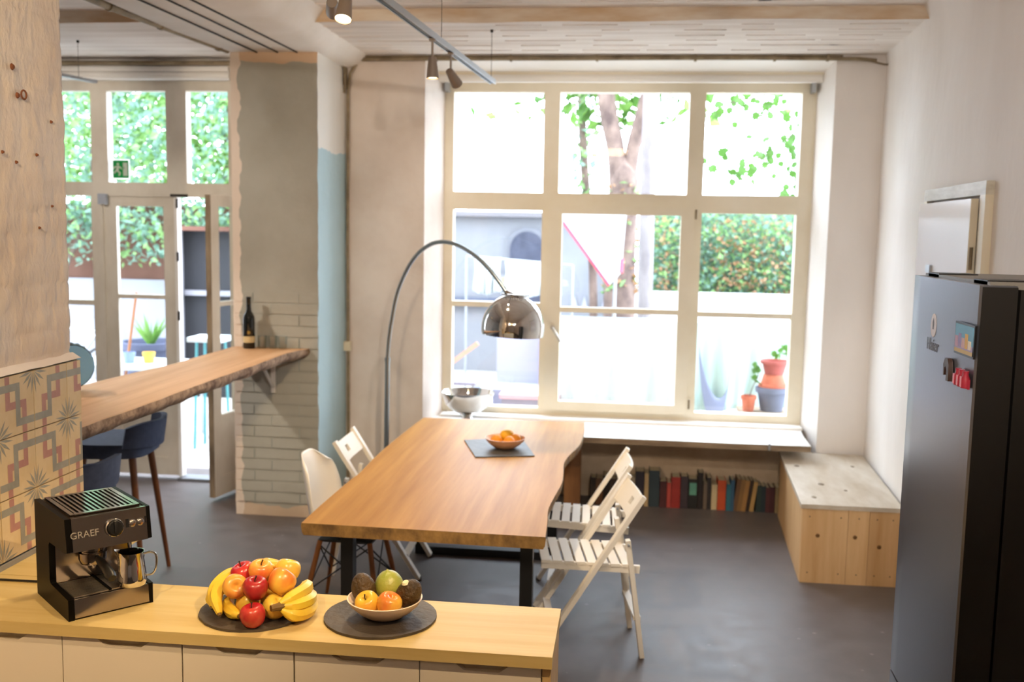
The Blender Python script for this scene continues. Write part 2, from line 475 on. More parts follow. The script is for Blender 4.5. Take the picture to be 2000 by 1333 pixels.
for a in ((-1.31, -.64, 2.262, 2.993), (-.522, .415, 2.262, 2.993), (.53, 1.205, 2.262, 2.993), (-1.31, -.64, .64, 1.4), (-1.31, -.64, 1.44, 2.13),
          (.53, 1.205, .65, 1.37), (.53, 1.205, 1.408, 2.13)):
    g = G(); g.box((a[0] - .01, 7.475, a[2] - .01), (a[1] + .01, 7.481, a[3] + .01)); g.out('pane', m_glass, win, smooth=0)
cs = W(-.6, -.487, .636, 2.17, 7.395, 7.47, 'casement', win)
for n, a in (('casement_stile', (.38, .475, .636, 2.17)), ('casement_rail', (-.487, .38, 2.108, 2.17)), ('casement_rail', (-.487, .38, .636, .706)), ('glazing_bar', (-.487, .38, 1.38, 1.418))):
    W(*a, 7.397 + (.012 if n == 'glazing_bar' else 0), 7.468, n, cs)
for a in ((-.495, .39, .7, 1.385), (-.495, .39, 1.412, 2.115)):
    g = G(); g.box((a[0], 7.44, a[2]), (a[1], 7.446, a[3])); g.out('pane', m_glass, cs, smooth=0)
m_hand = M('nickel_handle', '#c9c4bb', .3, .9)
g = G(); g.cyl((-.54, 7.397, 1.265), (-.54, 7.375, 1.265), .017, n=14); g.tube([(-.54, 7.372, 1.268), (-.535, 7.352, 1.262), (-.5, 7.345, 1.205), (-.475, 7.345, 1.165)], [.009, .01, .01, .008], 10)
g.out('window_handle', m_hand, cs)
for z in (.72, 2.12):
    g = G(); g.cyl((.487, 7.39, z - .035), (.487, 7.39, z + .035), .008, n=10); g.out('hinge', m_pipe, cs)
for x in (-1.37, 1.255):
    g = G(); g.box((x, 7.36, 2.985), (x + .03, 7.43, 3.05)); g.out('blind_bracket', m_alu, win, bevel=.004)
# roller blind above the window
bl = T(E('roller_blind', (-.05, 7.36, 3.05)), 'rolled-up white roller blind above the large window', 'blind')
g = G(); g.tube([(-1.37, 0, .035), (1.37, 0, .035)], .034, 20); g.out('rolled_fabric', m_white, bl)
g = G(); g.box((-1.375, -.04, .052), (1.375, .05, .082)); g.out('cassette', m_frame, bl, bevel=.006)
g = G(); g.box((-1.372, -.045, .0), (1.372, -.03, .012)); g.out('bottom_bar', m_white, bl, bevel=.003)
g = G(); g.tube([(-1.37, -.03, .088), (-.4, -.035, .09), (.5, -.03, .086), (1.372, -.03, .09), (1.385, -.02, .03)], .007, 8); g.out('black_cord', m_pipe, bl)
# sill board that overhangs the book niche
g = G()
g.prism([(-1.43, 7.44), (-1.43, 6.78), (-.9, 6.765), (0, 6.77), (.75, 6.76), (1.268, 6.765), (1.275, 7.1), (1.30, 7.44)], .532, .572, mside=1)
m_sillw = M('white_board', '#eeece8', .5, col2='#dedad3', vs=4, st=(.3, 2, 1))
m_wood_old = M('weathered_wood_edge', '#9c8a74', .85, col2='#6e5b47', vs=6, st=(.4, 3, 3), bump=.3, bs=25, bst=(.2, 1, 1))
si = S(g.out('trim_2', [m_sillw, m_wood_old], bevel=.003, seg=1), 'white window sill board overhanging the book niche')
g = G(); g.box((-1.37, 7.3, .572), (1.3, 7.435, .592)); g.out('inner_sill', m_white, si, bevel=.004)
g = G(); g.box((.985, 6.752, .535), (1.0, 6.766, .582)); g.out('sill_clip', m_alu, si, bevel=.003)
m_pine_d = M('brown_pine', '#94663c', .65, col2='#704826', vs=4, st=(2, 2, .3))
g = G(); g.box((-.40, 6.98, 0), (-.285, 7.1, .53)); g.out('sill_post', m_pine_d, si, bevel=.004)
# conduits along the top of the window wall and down the corner
cp = T(E('wall_conduit', (-2.0, 7.08, 3.16)), 'thin conduit along the ceiling above the large window', 'pipe')
g = G(); g.tube([(.0, -.02, .005), (.5, -.0, .012), (1.5, -.01, .01), (2.6, -.0, .016), (3.5, -.0, .01), (3.62, 0, .0)], .0125, 8); g.out('pipe', m_pipe, cp)
g = G(); g.tube([(.02, -.01, .028), (1.0, .0, .03), (2.2, .0, .031), (3.4, .0, .03)], .006, 6); g.out('cable', m_pipe, cp)
for x in (.62, 1.15, 1.75, 2.42, 2.95, 3.3):
    g = G(); g.box((x - .008, -.016, -.006), (x + .008, .016, .036)); g.out('clip', m_pipe, cp, bevel=.003)
g = G(); g.tube([(3.5, -.01, .005), (3.58, -.03, -.01), (3.66, -.03, -.03), (3.69, -.02, -.03)], .006, 6); g.out('cable_end', m_pipe, cp)
cp = T(E('corner_conduit', (-2.015, 7.075, 0)), 'thin conduit running down the corner beside the blue pillar side', 'pipe')
g = G(); g.tube([(0, 0, 0), (0, 0, 1), (-.005, .0, 2), (0, .0, 2.95), (.015, 0, 3.07), (.06, 0, 3.14), (.09, 0, 3.17)], .012, 8); g.out('pipe', m_pipe, cp)
g = G(); g.box((-.035, -.03, 1.08), (.022, .01, 1.15)); g.out('switch_box', M('ivory_plastic', '#d9cdb2', .4), cp, bevel=.006)
g = G(); g.box((-.015, -.06, 2.96), (-.005, .0, 3.12)); g.prism([(-.04, 2.93), (0, 2.93), (0, 3.0), (-.03, 3.0)], -.05, -.02, fn=lambda a, b, z: (a * .4 - .01, z, b)); g.out('junction_box', m_pipe, cp, bevel=.003)
g = G(); g.tube([(-.02, -.3, 3.13), (-.015, -.1, 3.12), (-.012, -.05, 3.08), (-.012, -.06, 2.95)], .006, 6); g.out('loose_cable', m_pipe, cp)

# ------------------------------------------------------------------ glazed door front in the left bay
dr = S(E('door_1', (0, 0, 0)), 'white glazed double door with toplights')
DY0, DY1 = 7.24, 7.32
def D(x0, x1, z0, z1, n, p=None, y0=DY0, y1=DY1): return W(x0, x1, z0, z1, y0, y1, n, p or dr, m_frame2, .005)
for a in ((-4.06, -3.93, 2.288, 2.968), (-3.465, -3.305, 2.288, 2.968), (-2.98, -2.75, 0, 3.2), (-4.075, -3.985, 0, 2.183), (-5.05, -4.95, 0, 3.03)):
    D(*a, 'post')
for a in ((-6, -2.98, 2.968, 3.04), (-5, -2.98, 2.183, 2.288), (-4.95, -4.075, 0, .5)):
    D(*a, 'rail', y0=DY0 + .004)
D(-4.95, -4.075, 1.345, 1.385, 'glazing_bar', y0=DY0 + .015, y1=DY1 - .02)
for a in ((-4.95, -4.06, 2.288, 2.968), (-3.93, -3.465, 2.288, 2.968), (-3.305, -2.98, 2.288, 2.968), (-4.95, -4.075, .5, 1.35), (-4.95, -4.075, 1.38, 2.215)):
    g = G(); g.box((a[0] - .01, 7.275, a[2] - .01), (a[1] + .01, 7.281, a[3] + .01)); g.out('pane', m_glass, dr, smooth=0)
g = G(); g.box((-3.41, 7.2, 0), (-2.98, 7.34, .022)); g.out('threshold', M('grey_threshold', '#7f8286', .5, .4), dr, bevel=.004)
g = G(); g.box((-4.0, 7.2, 2.12), (-3.94, 7.24, 2.2)); g.out('door_magnet', M('grey_plastic', '#aeb6c4', .5), dr, bevel=.006)
g = G(); g.box((-6, 7.28, 0), (-5.05, 7.6, 3.2)); g.out('wall_piece', m_plaster, dr, smooth=0)
g = G(); g.box((-6, 7.26, 3.03), (-2.7, 7.6, 3.3)); g.out('header', m_white, dr, smooth=0)
g = G(); g.tube([(-5.9, 7.15, 3.155), (-2.72, 7.15, 3.155)], .017, 8); g.out('conduit', m_pipe, dr)
def leaf_parts(root, w, fm):
    """door leaf: x from 0 (hinge side) to w, y thickness centred on 0"""
    def L(x0, x1, z0, z1, n, t=.019):
        g = G(); g.box((x0, -t, z0), (x1, t, z1)); return g.out(n, fm, root, bevel=.005)
    L(0, .1, .03, 2.19, 'stile'); L(w - .1, w, .03, 2.19, 'stile')
    L(.1, w - .1, 2.11, 2.19, 'rail'); L(.1, w - .1, .03, .17, 'rail'); L(.1, w - .1, .52, .62, 'rail')
    L(.1, w - .1, 1.405, 1.437, 'glazing_bar', .018); L(.1, w - .1, .17, .52, 'door_panel', .01)
    for z0, z1 in ((.62, 1.405), (1.437, 2.11)):
        g = G(); g.box((.095, -.003, z0 - .005), (w - .095, .003, z1 + .005)); g.out('pane', m_glass, root, smooth=0)
d2 = S(E('door_2', (-3.985, 7.28, 0)), 'closed white glazed leaf of the double door')
leaf_parts(d2, .575, m_frame2)
g = G(); g.box((.575, -.05, .03), (.6, .02, 2.19)); g.out('meeting_strip', m_white, d2, bevel=.003)
for z in (.75, 1.25, 1.7, 2.1):
    g = G(); g.box((.592, -.056, z), (.608, -.046, z + .07)); g.out('bolt_plate', M('dark_iron', '#38332e', .5, .6), d2, bevel=.003)
g = G(); g.box((.55, -.055, 2.185), (.68, -.035, 2.205)); g.out('top_bolt', MC['dark_iron'], d2, bevel=.002)
d3 = S(E('door_3', (-2.795, 7.23, 0), rad(258)), 'white glazed leaf of the double door standing open inwards')
leaf_parts(d3, .55, m_frame2)
g = G(); g.box((.545, -.0195, .03), (.554, .0195, 2.19)); g.out('worn_edge', M('worn_door_edge', '#a8967c', .8, col2='#6c5c4a', vs=6, st=(1, 1, .3)), d3)
g = G(); g.box((.44, -.03, 2.13), (.54, -.02, 2.16)); g.cyl((.38, -.03, 2.145), (.5, -.03, 2.145), .007, n=8); g.out('top_bolt', MC['dark_iron'], d3)
# exit sign on the toplight pane
ex = T(E('exit_sign', (-3.842, 7.268, 2.387)), 'green emergency exit sign with running man on the toplight', 'sign')
def transl(name, c):
    m = M(name, c, .5); nt = m.node_tree; b_ = nt.nodes['Principled BSDF']
    t = nd(nt, 'ShaderNodeBsdfTranslucent'); t.inputs[0].default_value = lin(c); x = nd(nt, 'ShaderNodeMixShader'); x.inputs[0].default_value = .55
    nt.links.new(b_.outputs[0], x.inputs[1]); nt.links.new(t.outputs[0], x.inputs[2]); nt.links.new(x.outputs[0], nt.nodes['Material Output'].inputs[0])
    return m
g = G()
for q in ((-.072, -.063, -.075, .075), (.063, .072, -.075, .075), (-.063, .063, -.075, -.066), (-.063, .063, .066, .075)): g.box((q[0], -.002, q[2]), (q[1], -.001, q[3]))
g.out('white_border', transl('sign_white', '#f4f4f0'), ex)
g = G(); g.box((-.063, -.002, -.066), (.063, -.0012, .066)); g.out('green_field', transl('exit_green', '#0d9152'), ex)
def fl(poly, n='running_man', m='sign_white'):
    g = G(); g.prism(poly, -.0042, -.0034, fn=lambda a, b, z: (a, z, b)); g.out(n, MC[m], ex)
fl([(.018, -.05), (.054, -.05), (.054, .05), (.018, .05)], 'door_mark')
g = G(); g.lathe([(0, .0002), (.0105, .0002), (.0105, 0)], 14, mat=Matrix.Translation((-.022, -.0042, .038)) @ Matrix.Rotation(rad(90), 4, 'X')); g.out('running_man', MC['sign_white'], ex)
fl([(-.038, .024), (-.012, .027), (.012, .006), (.006, -.001), (-.012, .012), (-.018, -.01), (.0, -.026), (-.008, -.05), (-.02, -.048), (-.014, -.028), (-.034, -.016), (-.05, -.034), (-.056, -.026), (-.038, -.004), (-.032, .014), (-.045, .012), (-.054, -.002), (-.06, .004), (-.05, .02)])
fl([(.02, .004), (.03, .004), (.03, .014), (.02, .014)], 'door_mark', 'exit_green')
# roller blind of the door bay
bl = T(E('roller_blind', (-4.3, 7.19, 3.04)), 'rolled-up white roller blind above the glazed door', 'blind')
g = G(); g.tube([(-1.4, 0, .03), (1.36, 0, .03)], .032, 20); g.out('rolled_fabric', m_white, bl)
g = G(); g.box((-1.4, -.035, .058), (1.36, .04, .09)); g.out('cassette', m_white, bl, bevel=.006)
# ================================================================== kitchen sideboard
m_oak = M('light_oak_laminate', '#cdb67c', .48, col2='#c0a466', vs=3.2, st=(.35, 6, 6), detail=6)
m_oak_edge = M('oak_laminate_edge', '#d0b07c', .45, col2='#c29d66', vs=3.2, st=(.35, 6, 6))
m_door = M('cream_cabinet_paint', '#ded3c2', .38)
m_body = M('cabinet_carcass', '#d2c6b2', .5)
g = G(); g.box((-1.94, 2.455, .867), (-.16, 2.79, .9))
wt = T(g.out('worktop', [m_oak], bevel=.0025, seg=2), 'light oak worktop over the low cream cabinets', 'worktop')
g = G(); g.box((-1.94, 2.793, .867), (-1.7, 3.28, .9))
T(g.out('worktop', [m_oak], bevel=.0025, seg=2), 'short oak worktop piece in the corner against the patterned tiles', 'worktop')
g = G(); g.box((-.186, 2.468, 0), (-.164, 2.788, .866))
T(g.out('end_panel', m_oak_edge, bevel=.002), 'oak side panel closing the right end of the cabinets', 'panel')
def cabinet(x0, x1, doors, label):
    t = T(E('base_cabinet', ((x0 + x1) / 2, 2.63, 0)), label, 'cabinet', 'cream cabinets under the worktop'); cx = (x0 + x1) / 2
    g = G(); g.box((x0 - cx + .001, -.14, .1), (x1 - cx - .001, .155, .866)); g.out('body', m_body, t, bevel=.002)
    g = G(); g.box((x0 - cx + .004, -.1, 0), (x1 - cx - .004, .12, .1)); g.out('plinth', m_body, t)
    for a, b in doors:
        w = b - a
        P = [(a + .0015, .105), (b - .0015, .105), (b - .0015, .861), (a + w * .735, .861), (a + w * .655, .842), (a + w * .37, .842), (a + w * .29, .861), (a + .0015, .861)]
        g = G(); g.prism([(p - cx, q) for p, q in P], -.16, -.142, fn=lambda a, b, z: (a, z, b)); g.out('door', m_door, t, bevel=.0025, seg=2)
    return t
cabinet(-1.9, -1.166, ((-1.885, -1.512), (-1.512, -1.167)), 'double-door cream cabinet under the coffee machine')
cabinet(-1.166, -.853, ((-1.166, -.854),), 'single-door cream cabinet under the heaped fruit')
cabinet(-.853, -.187, ((-.852, -.511), (-.511, -.188)), 'double-door cream cabinet under the fruit bowl, rightmost')

# ------------------------------------------------------------------ patterned cement tiles on the near wall
m_tile = M('cream_cement_tile', '#cdb58c', .55, col2='#c2a87c', vs=9)
m_tgrey = M('grey_tile_pattern', '#8f8b7d', .55, col2='#7f7b6e', vs=14)
m_tred = M('red_tile_pattern', '#a9786a', .55, col2='#9c6a5c', vs=14)
def clip(poly, xm):
    o = []
    for i, p in enumerate(poly):
        q = poly[(i + 1) % len(poly)]
        if p[0] <= xm: o.append(p)
        if (p[0] - xm) * (q[0] - xm) < 0:
            t = (xm - p[0]) / (q[0] - p[0]); o.append((xm, p[1] + t * (q[1] - p[1])))
    return o
def rect(x0, x1, y0, y1): return [(x0, y0), (x1, y0), (x1, y1), (x0, y1)]
def tile_mesh(flip, xm=1.):
    g = G(); s = .194
    g.box((-.012, .0012, .0012), (0, s * xm - .0012, s - .0012))
    w = .062
    pats = []
    gy = [rect(.45 - w, 1, .8 - w, .8 + w), rect(.45 - w, .45 + w, .2 + w, .8 - w), rect(0, .45 + w, .2 - w, .2 + w)]
    rd = [rect(.72 - w, .72 + w, .8 + w, 1), rect(.72 - w, .72 + w, .5 - w, .8 - w), rect(.45 + w, .72 - w, .5 - w, .5 + w), rect(.28 - w, .45 - w, .5 - w, .5 + w), rect(.28 - w, .28 + w, .2 + w, .5 - w), rect(.28 - w, .28 + w, 0, .2 - w)]
    pats += [(p, 1) for p in gy] + [(p, 2) for p in rd]
    for cx, cy, a0 in ((0, 1, 270), (1, 0, 90)):
        for k, da in enumerate((9, 33, 57, 81)):
            a = rad(a0 + da); L = .40 if k in (0, 3) else .36
            f = lambda r, d: (cx + r * math.cos(a + rad(d)), cy + r * math.sin(a + rad(d)))
            pats.append(([f(.035, 0), f(.2, -8), f(L, 0), f(.2, 8)], 1))
    for p, m in pats:
        p = [(1 - a, b) for a, b in p][::-1] if flip else p
        p = clip([(min(max(a, .008), .992), min(max(b, .008), .992)) for a, b in p], xm - .008)
        if len(p) >= 3:
            g.face([(.0005, a * s, b * s) for a, b in p], m)
    bmesh.ops.remove_doubles(g.bm, verts=g.bm.verts, dist=1e-7)
    return g.mesh('tile', [m_tile, m_tgrey, m_tred], smooth=0, normals=False)
tiles = T(E('tile_splashback', (-1.945, 2.62, .92)), 'splashback of patterned cement tiles behind the coffee machine', 'tiles')
g = G(); g.box((0, 0, -.02), (.014, .685, .588)); g.out('backing', m_grout, tiles, bevel=.002)
tm = {}
for r in range(3):
    for c in range(4):
        fl_ = (r + c) % 2 == 1
        k = (fl_, c == 3)
        if k not in tm: tm[k] = tile_mesh(fl_, .46 if c == 3 else 1.)
        o = link('tile', tm[k], tiles, (.0262 + random.uniform(-.001, .001), .012 + c * .1945, .002 + r * .1955))
g = G(); g.grid(lambda u, v: (-.004 + .032 * v + .002 * nz((u * 3, v, 0), 3), .69 * u, .592 + .02 * (1 - v) + .004 * nz((u * 4, 1, 0), 2)), 24, 2); g.out('mortar_ledge', m_plaster_l, tiles)
g = G(); g.box((0, 0, -.022), (.03, .685, -.004)); g.out('sealant', m_grout, tiles)

# ------------------------------------------------------------------ coffee machine
cm = T(E('coffee_machine', (-1.519, 2.656, .9), rad(48)), 'steel and black espresso machine on the oak worktop', 'coffee machine')
m_msteel = M('polished_machine_steel', '#9a9087', .14, 1.)
m_mdark = M('machine_black', '#0a0807', .4, spec=.08)
w, d = .1175, .14
def C_(x0, x1, m, n):
    P = [(-d, .0), (d, .0), (d, .285), (-d + .012, .285), (-d - .002, .195), (-d + .01, .19), (.01, .188), (.018, .178), (.018, .075), (.01, .066), (-d + .0, .06)]
    g = G(); g.prism(P, x0, x1, fn=lambda a, b, z: (z, a, b)); return g.out(n, m, cm, bevel=.003)
C_(-w, -w + .016, m_mdark, 'side_panel'); C_(w - .012, w, m_mdark, 'side_panel')
g = G(); g.box((-w + .016, .012, .004), (w - .012, d - .004, .19)); g.out('back_housing', m_msteel, cm, bevel=.004)
g = G(); g.box((-w + .016, -d + .018, .186), (w - .012, d - .004, .281)); g.out('top_housing', m_msteel, cm, bevel=.003)
g = G(); g.prism([(-d - .004, .193), (-d + .02, .193), (-d + .02, .286), (-d + .008, .286)], -w + .0165, w - .0125, fn=lambda a, b, z: (z, a, b)); fp = g.out('control_panel', m_msteel, cm, bevel=.0015)
tilt = Matrix.Rotation(rad(90 - 7.3), 4, 'X')
def onpanel(x, z):  # point on the slanted panel
    return Vector((x, -d - .0045 + (z - .193) * .129, z))
tm_ = textmesh('GRAEF', .026, .0008)
tm_.transform(Matrix.Translation(onpanel(-.068, .238)) @ Matrix.Rotation(rad(90 - 7.3), 4, 'X')); tm_.materials.append(M('lettering_silver', '#9c948a', .4, .3))
link('lettering', tm_, cm)
def knob(x, z, r, h, n, m, rim=None):
    mt = Matrix.Translation(onpanel(x, z)) @ tilt
    g = G(); g.lathe([(0, h), (r * .86, h), (r, h * .8), (r, 0)], 28, mat=mt); o = g.out(n, m, cm)
    if rim:
        g = G(); g.lathe([(r * 1.02, 0), (r * 1.22, 0), (r * 1.22, h * .45), (r * 1.1, h * .62), (r * 1.02, h * .5)], 28, mat=mt); g.out('chrome_ring', rim, cm)
    return mt, o
mt, kn = knob(.012, .243, .021, .016, 'dial', m_blackp, m_chrome)
g = G(); g.box((-.005, -.0205, .0155), (.005, .0205, .0215)); g.xf(mt); g.out('dial_grip', m_blackp, kn, bevel=.001)
knob(.064, .246, .0085, .004, 'button', m_steel, m_chrome); knob(.086, .246, .0085, .004, 'button', m_steel, m_chrome)
for x, z, a, b in ((.05, .248, .008, .012), (.102, .25, .004, .009)):
    g = G(); g.box((-a / 2, -b, 0), (a / 2, b, .0008)); g.xf(Matrix.Translation(onpanel(x, z)) @ tilt); g.out('indicator', m_blackp, cm)
# cup tray on top
g = G(); g.box((-w + .018, -d + .02, .281), (w - .014, d - .01, .283)); g.out('tray_base', M('dark_tray_metal', '#3b322b', .3, .9), cm)  # dark metal plate under the slats
g = G()
for a, b in (((-.085, -.105), (.085, -.105)), ((-.085, .11), (.085, .11))): g.bar((a[0], a[1], .2875), (b[0], b[1], .2875), .014, .008)
for x in (-.09, .09): g.bar((x, -.11, .2875), (x, .117, .2875), .012, .008)
g.out('tray_rail', m_msteel, cm, bevel=.0015)
for k in range(12):
    x = -.077 + k * .014
    g = G(); g.bar((x, -.1, .2885), (x, .105, .2885), .0062, .005); g.out('tray_slat', m_msteel, cm, bevel=.0012, seg=1)
# drip tray
g = G(); g.prism([(-d - .003, .006), (.015, .004), (.015, .054), (-d + .002, .058)], -w + .0165, w - .0125, fn=lambda a, b, z: (z, a, b)); g.out('drip_tray', m_msteel, cm, bevel=.002)
g = G(); g.box((-w + .018, -d + .008, .0565), (w - .014, .011, .0585)); g.out('drip_well', m_mdark, cm)
for k in range(17):
    y = -d + .014 + k * .0088
    g = G(); g.bar((-w + .02, y, .061), (w - .016, y, .061), .0045, .004); g.out('grille_bar', M('satin_grille', '#c9bfb3', .38, 1.), cm, smooth=0)
g = G(); g.box((-.004, -d + .01, .0605), (.004, .01, .0655)); g.out('grille_rib', m_mdark, cm)
# brew group, portafilter with handle towards the viewer, steam wand
g = G(); g.lathe([(0, .19), (.036, .19), (.036, .168), (.033, .165), (.033, .16), (0, .16)], 28, mat=Matrix.Translation((-.02, -.055, 0))); g.out('brew_head', m_msteel, cm)
g = G(); g.lathe([(0, .16), (.039, .16), (.039, .142), (.034, .128), (.0, .126)], 28, mat=Matrix.Translation((-.02, -.055, 0))); pf = g.out('portafilter', m_msteel, cm)
g = G(); g.tube([(-.02, -.095, .148), (-.021, -.125, .146), (-.022, -.165, .14), (-.023, -.205, .128), (-.023, -.215, .124)], [.008, .012, .013, .015, .011], 14); g.out('handle', m_blackp, pf)
g = G(); g.cyl((-.02, -.055, .127), (-.02, -.055, .11), .009, .006, 12); g.out('spout', m_msteel, pf)
g = G(); g.tube([(.075, -.07, .19), (.077, -.075, .15), (.08, -.082, .11), (.082, -.088, .095)], .0042, 10); sw = g.out('steam_wand', m_msteel, cm)
g = G(); g.tube([(.078, -.076, .142), (.0795, -.08, .118)], [.009, .0085], 12); g.tube([(.079, -.08, .13), (.098, -.1, .134), (.104, -.106, .136)], [.007, .0085, .0095], 12); g.out('wand_grip', m_blackp, sw)
for x in (-w + .03, w - .03):
    for y in (-d + .03, d - .03):
        g = G(); g.cyl((x, y, -.0), (x, y, .006), .01, n=12); g.out('foot', m_blackp, cm)
T(G().tube(smoothpath([(-1.633, 2.77, .92), (-1.68, 2.752, .906), (-1.75, 2.742, .904), (-1.85, 2.74, .904), (-1.91, 2.735, .904)], 5), .0035, 8).out('power_cable', m_blackp), 'black power cable of the coffee machine on the worktop', 'cable')
# milk jug on the drip tray
mj = T(E('milk_jug', (-1.3835, 2.6205, .9635), rad(20)), 'shiny steel milk jug on the drip tray of the coffee machine', 'jug')
g = G(); prof = [(0, 0), (.038, 0), (.0405, .003), (.0405, .02), (.036, .055), (.0335, .078), (.0345, .096), (.0335, .096), (.0325, .078), (.035, .055), (.0392, .02), (.036, .004), (0, .004)]
g.lathe(prof, 40)
for v in g.bm.verts:  # pouring lip
    a = math.atan2(v.co.y, v.co.x)
    k = max(0, math.cos(a - math.pi)) ** 8 * max(0, (v.co.z - .06) / .036)
    v.co += Vector((-.014, 0, .008)) * k
g.out('jug_body', m_chrome, mj, smooth=50)
g = G(); g.tube(smoothpath([(.034, 0, .088), (.052, 0, .092), (.066, 0, .082), (.066, 0, .05), (.056, 0, .028), (.04, 0, .024)], 5), .0032, 10); g.out('jug_handle', m_chrome, mj)

# ------------------------------------------------------------------ fruit
m_slate = M('dark_slate', '#4c4239', .55, col2='#38302a', vs=12, bump=.35, bs=40)
def slate_disc(loc, r, label):
    g = G(); n = 72; P = []
    for i in range(n):
        a = 2 * math.pi * i / n; rr = r * (1 + .012 * nz((math.cos(a) * 4, math.sin(a) * 4, r * 50)) + .004 * random.uniform(-1, 1)); P.append((rr * math.cos(a), rr * math.sin(a)))
    g.prism(P, 0, .007)
    return T(g.out('slate_plate', m_slate, loc=loc, bevel=.0018, seg=1, smooth=30), label, 'plate')
slate_disc((-1.022, 2.632, .9005), .154, 'round slate plate under the heap of apples and bananas')
slate_disc((-.66, 2.645, .9005), .158, 'round slate plate under the pale fruit bowl')
def apple_mat(name, c1, c2, lo, hi, vs=16):
    return M(name, c1, .28, col2=c2, vs=vs, st=(1, 1, .55), lo=lo, hi=hi, coat=.15)
AM = {'red': apple_mat('red_apple_skin', '#b2202a', '#cf5a3a', .45, .8), 'dark': apple_mat('dark_red_apple_skin', '#9c1b22', '#c0473a', .5, .85),
      'mix': apple_mat('orange_apple_skin', '#d9632c', '#e8b445', .35, .6, 11), 'yel': apple_mat('yellow_apple_skin', '#dfb53a', '#dd8a3a', .5, .8, 12), 'gold': apple_mat('golden_apple_skin', '#e3c247', '#e6a84a', .4, .7, 11),
      'peach': apple_mat('peach_apple_skin', '#e4a345', '#d2492f', .45, .72, 10)}
m_stem = M('fruit_stem', '#3a2a18', .8)
def apple_mesh(mat, k=0):
    prof = [(0, -.78), (.12, -.83), (.3, -.86), (.55, -.78), (.8, -.52), (.96, -.12), (1.0, .22), (.93, .55), (.75, .78), (.5, .86), (.28, .8), (.12, .66), (0, .56)]
    pts = smoothpath([(r, 0, z) for r, z in prof], 3)
    g = G(); g.lathe([(max(p.x, 0) if 0 < i < len(pts) - 1 else 0, p.z) for i, p in enumerate(pts)], 28)
    for v in g.bm.verts:
        a = math.atan2(v.co.y, v.co.x); f = 1 + .03 * math.cos(5 * a + k) * (.5 - v.co.z * .5) + .035 * math.sin(a + k)
        v.co.x *= f; v.co.y *= f
    return g.mesh('apple', mat, smooth=80)
def apple(loc, r, mk, rot, label, group='apples heaped on the slate plate', stem=True, cat='apple'):
    me = apple_mesh(AM[mk], len(label) % 7)
    me.transform(Matrix.Scale(r, 4))
    o = link('apple', me, None, loc); o.rotation_euler = [rad(v) for v in rot]
    if stem:
        g = G(); g.tube([(0, 0, .55 * r), (.02 * r, 0, .85 * r), (.12 * r, .05 * r, 1.15 * r)], [.05 * r, .045 * r, .065 * r], 7); g.out('stem', m_stem, o)
    return T(o, label, cat, group)
apple((-.979, 2.503, .9395), .0345, 'red', (6, -8, 0), 'bright red apple lowest at the front of the heap')
apple((-.942, 2.572, .939), .0345, 'gold', (25, 20, 40), 'yellow apple behind the banana stem on the slate plate', stem=False)
apple((-1.03, 2.592, .939), .0335, 'gold', (30, 10, 90), 'pale yellow apple low in the gap beside the red front apple', stem=False)
apple((-1.060, 2.578, .992), .0345, 'peach', (70, 5, 30), 'yellow-orange apple lying on the left bananas', stem=False)
apple((-.993, 2.557, .996), .0345, 'dark', (12, 4, 0), 'dark red apple with upright stem in the middle of the heap')
apple((-.931, 2.597, 1.003), .0385, 'mix', (40, 25, 120), 'big orange and red apple at the right of the heap', stem=False)
apple((-1.062, 2.652, 1.0), .0355, 'red', (-10, -20, 60), 'red-orange apple highest at the back left of the heap')
apple((-1.005, 2.634, 1.016), .0345, 'peach', (15, 5, 10), 'orange apple with long dark stem at the top of the heap')
apple((-.94, 2.672, 1.01), .0355, 'gold', (-15, 10, 0), 'yellow apple at the back right of the heap', stem=False)
apple((-1.005, 2.705, .999), .034, 'gold', (-15, 10, 0), 'yellow apple furthest back behind the orange apple', stem=False)
for i, (x, y) in enumerate(((-1.085, 2.695), (-1.0, 2.67), (-.94, 2.63))):
    apple((x, y, .939), .0335, 'yel', (20, i * 30, 0), ('yellow apple hidden low at the back of the left banana bunch', 'yellow apple hidden low in the middle of the heap', 'yellow apple hidden low under the big orange apple')[i], stem=False)
m_ban = M('banana_skin', '#e3c13c', .4, col2='#d9ab2a', vs=14, lo=.45, hi=.75)
m_bant = M('banana_tip', '#6f5428', .7)
m_bang = M('banana_green_neck', '#b9b84a', .5)
def banana(pts, r, root):
    P = smoothpath(pts, 5); k = len(P)
    rs = [r * (.32 + .68 * math.sin(min(1, (i + .6) / (k * .28)) * math.pi / 2)) * (1 if i < k * .62 else max(.22, math.cos((i - k * .62) / (k * .38) * 1.36))) for i in range(k)]
    g = G(); g.tube(P, rs, 7, cap=True)
    bmesh.ops.subdivide_edges(g.bm, edges=g.bm.edges, cuts=1, smooth=.35)
    o = g.out('banana', m_ban, root, smooth=50)
    g = G(); g.tube([P[-1] - (P[-1] - P[-2]) * .1, P[-1] + (P[-1] - P[-2]).normalized() * .007], [r * .33, r * .22], 7); g.out('tip', m_bant, o)
    return o
def V3(l, o): return [tuple(Vector(p) - Vector(o)) for p in l]
o0 = (-1.1, 2.6, .9075)
bb = T(E('banana_bunch', o0), 'bunch of yellow bananas on the left of the slate plate', 'bananas')
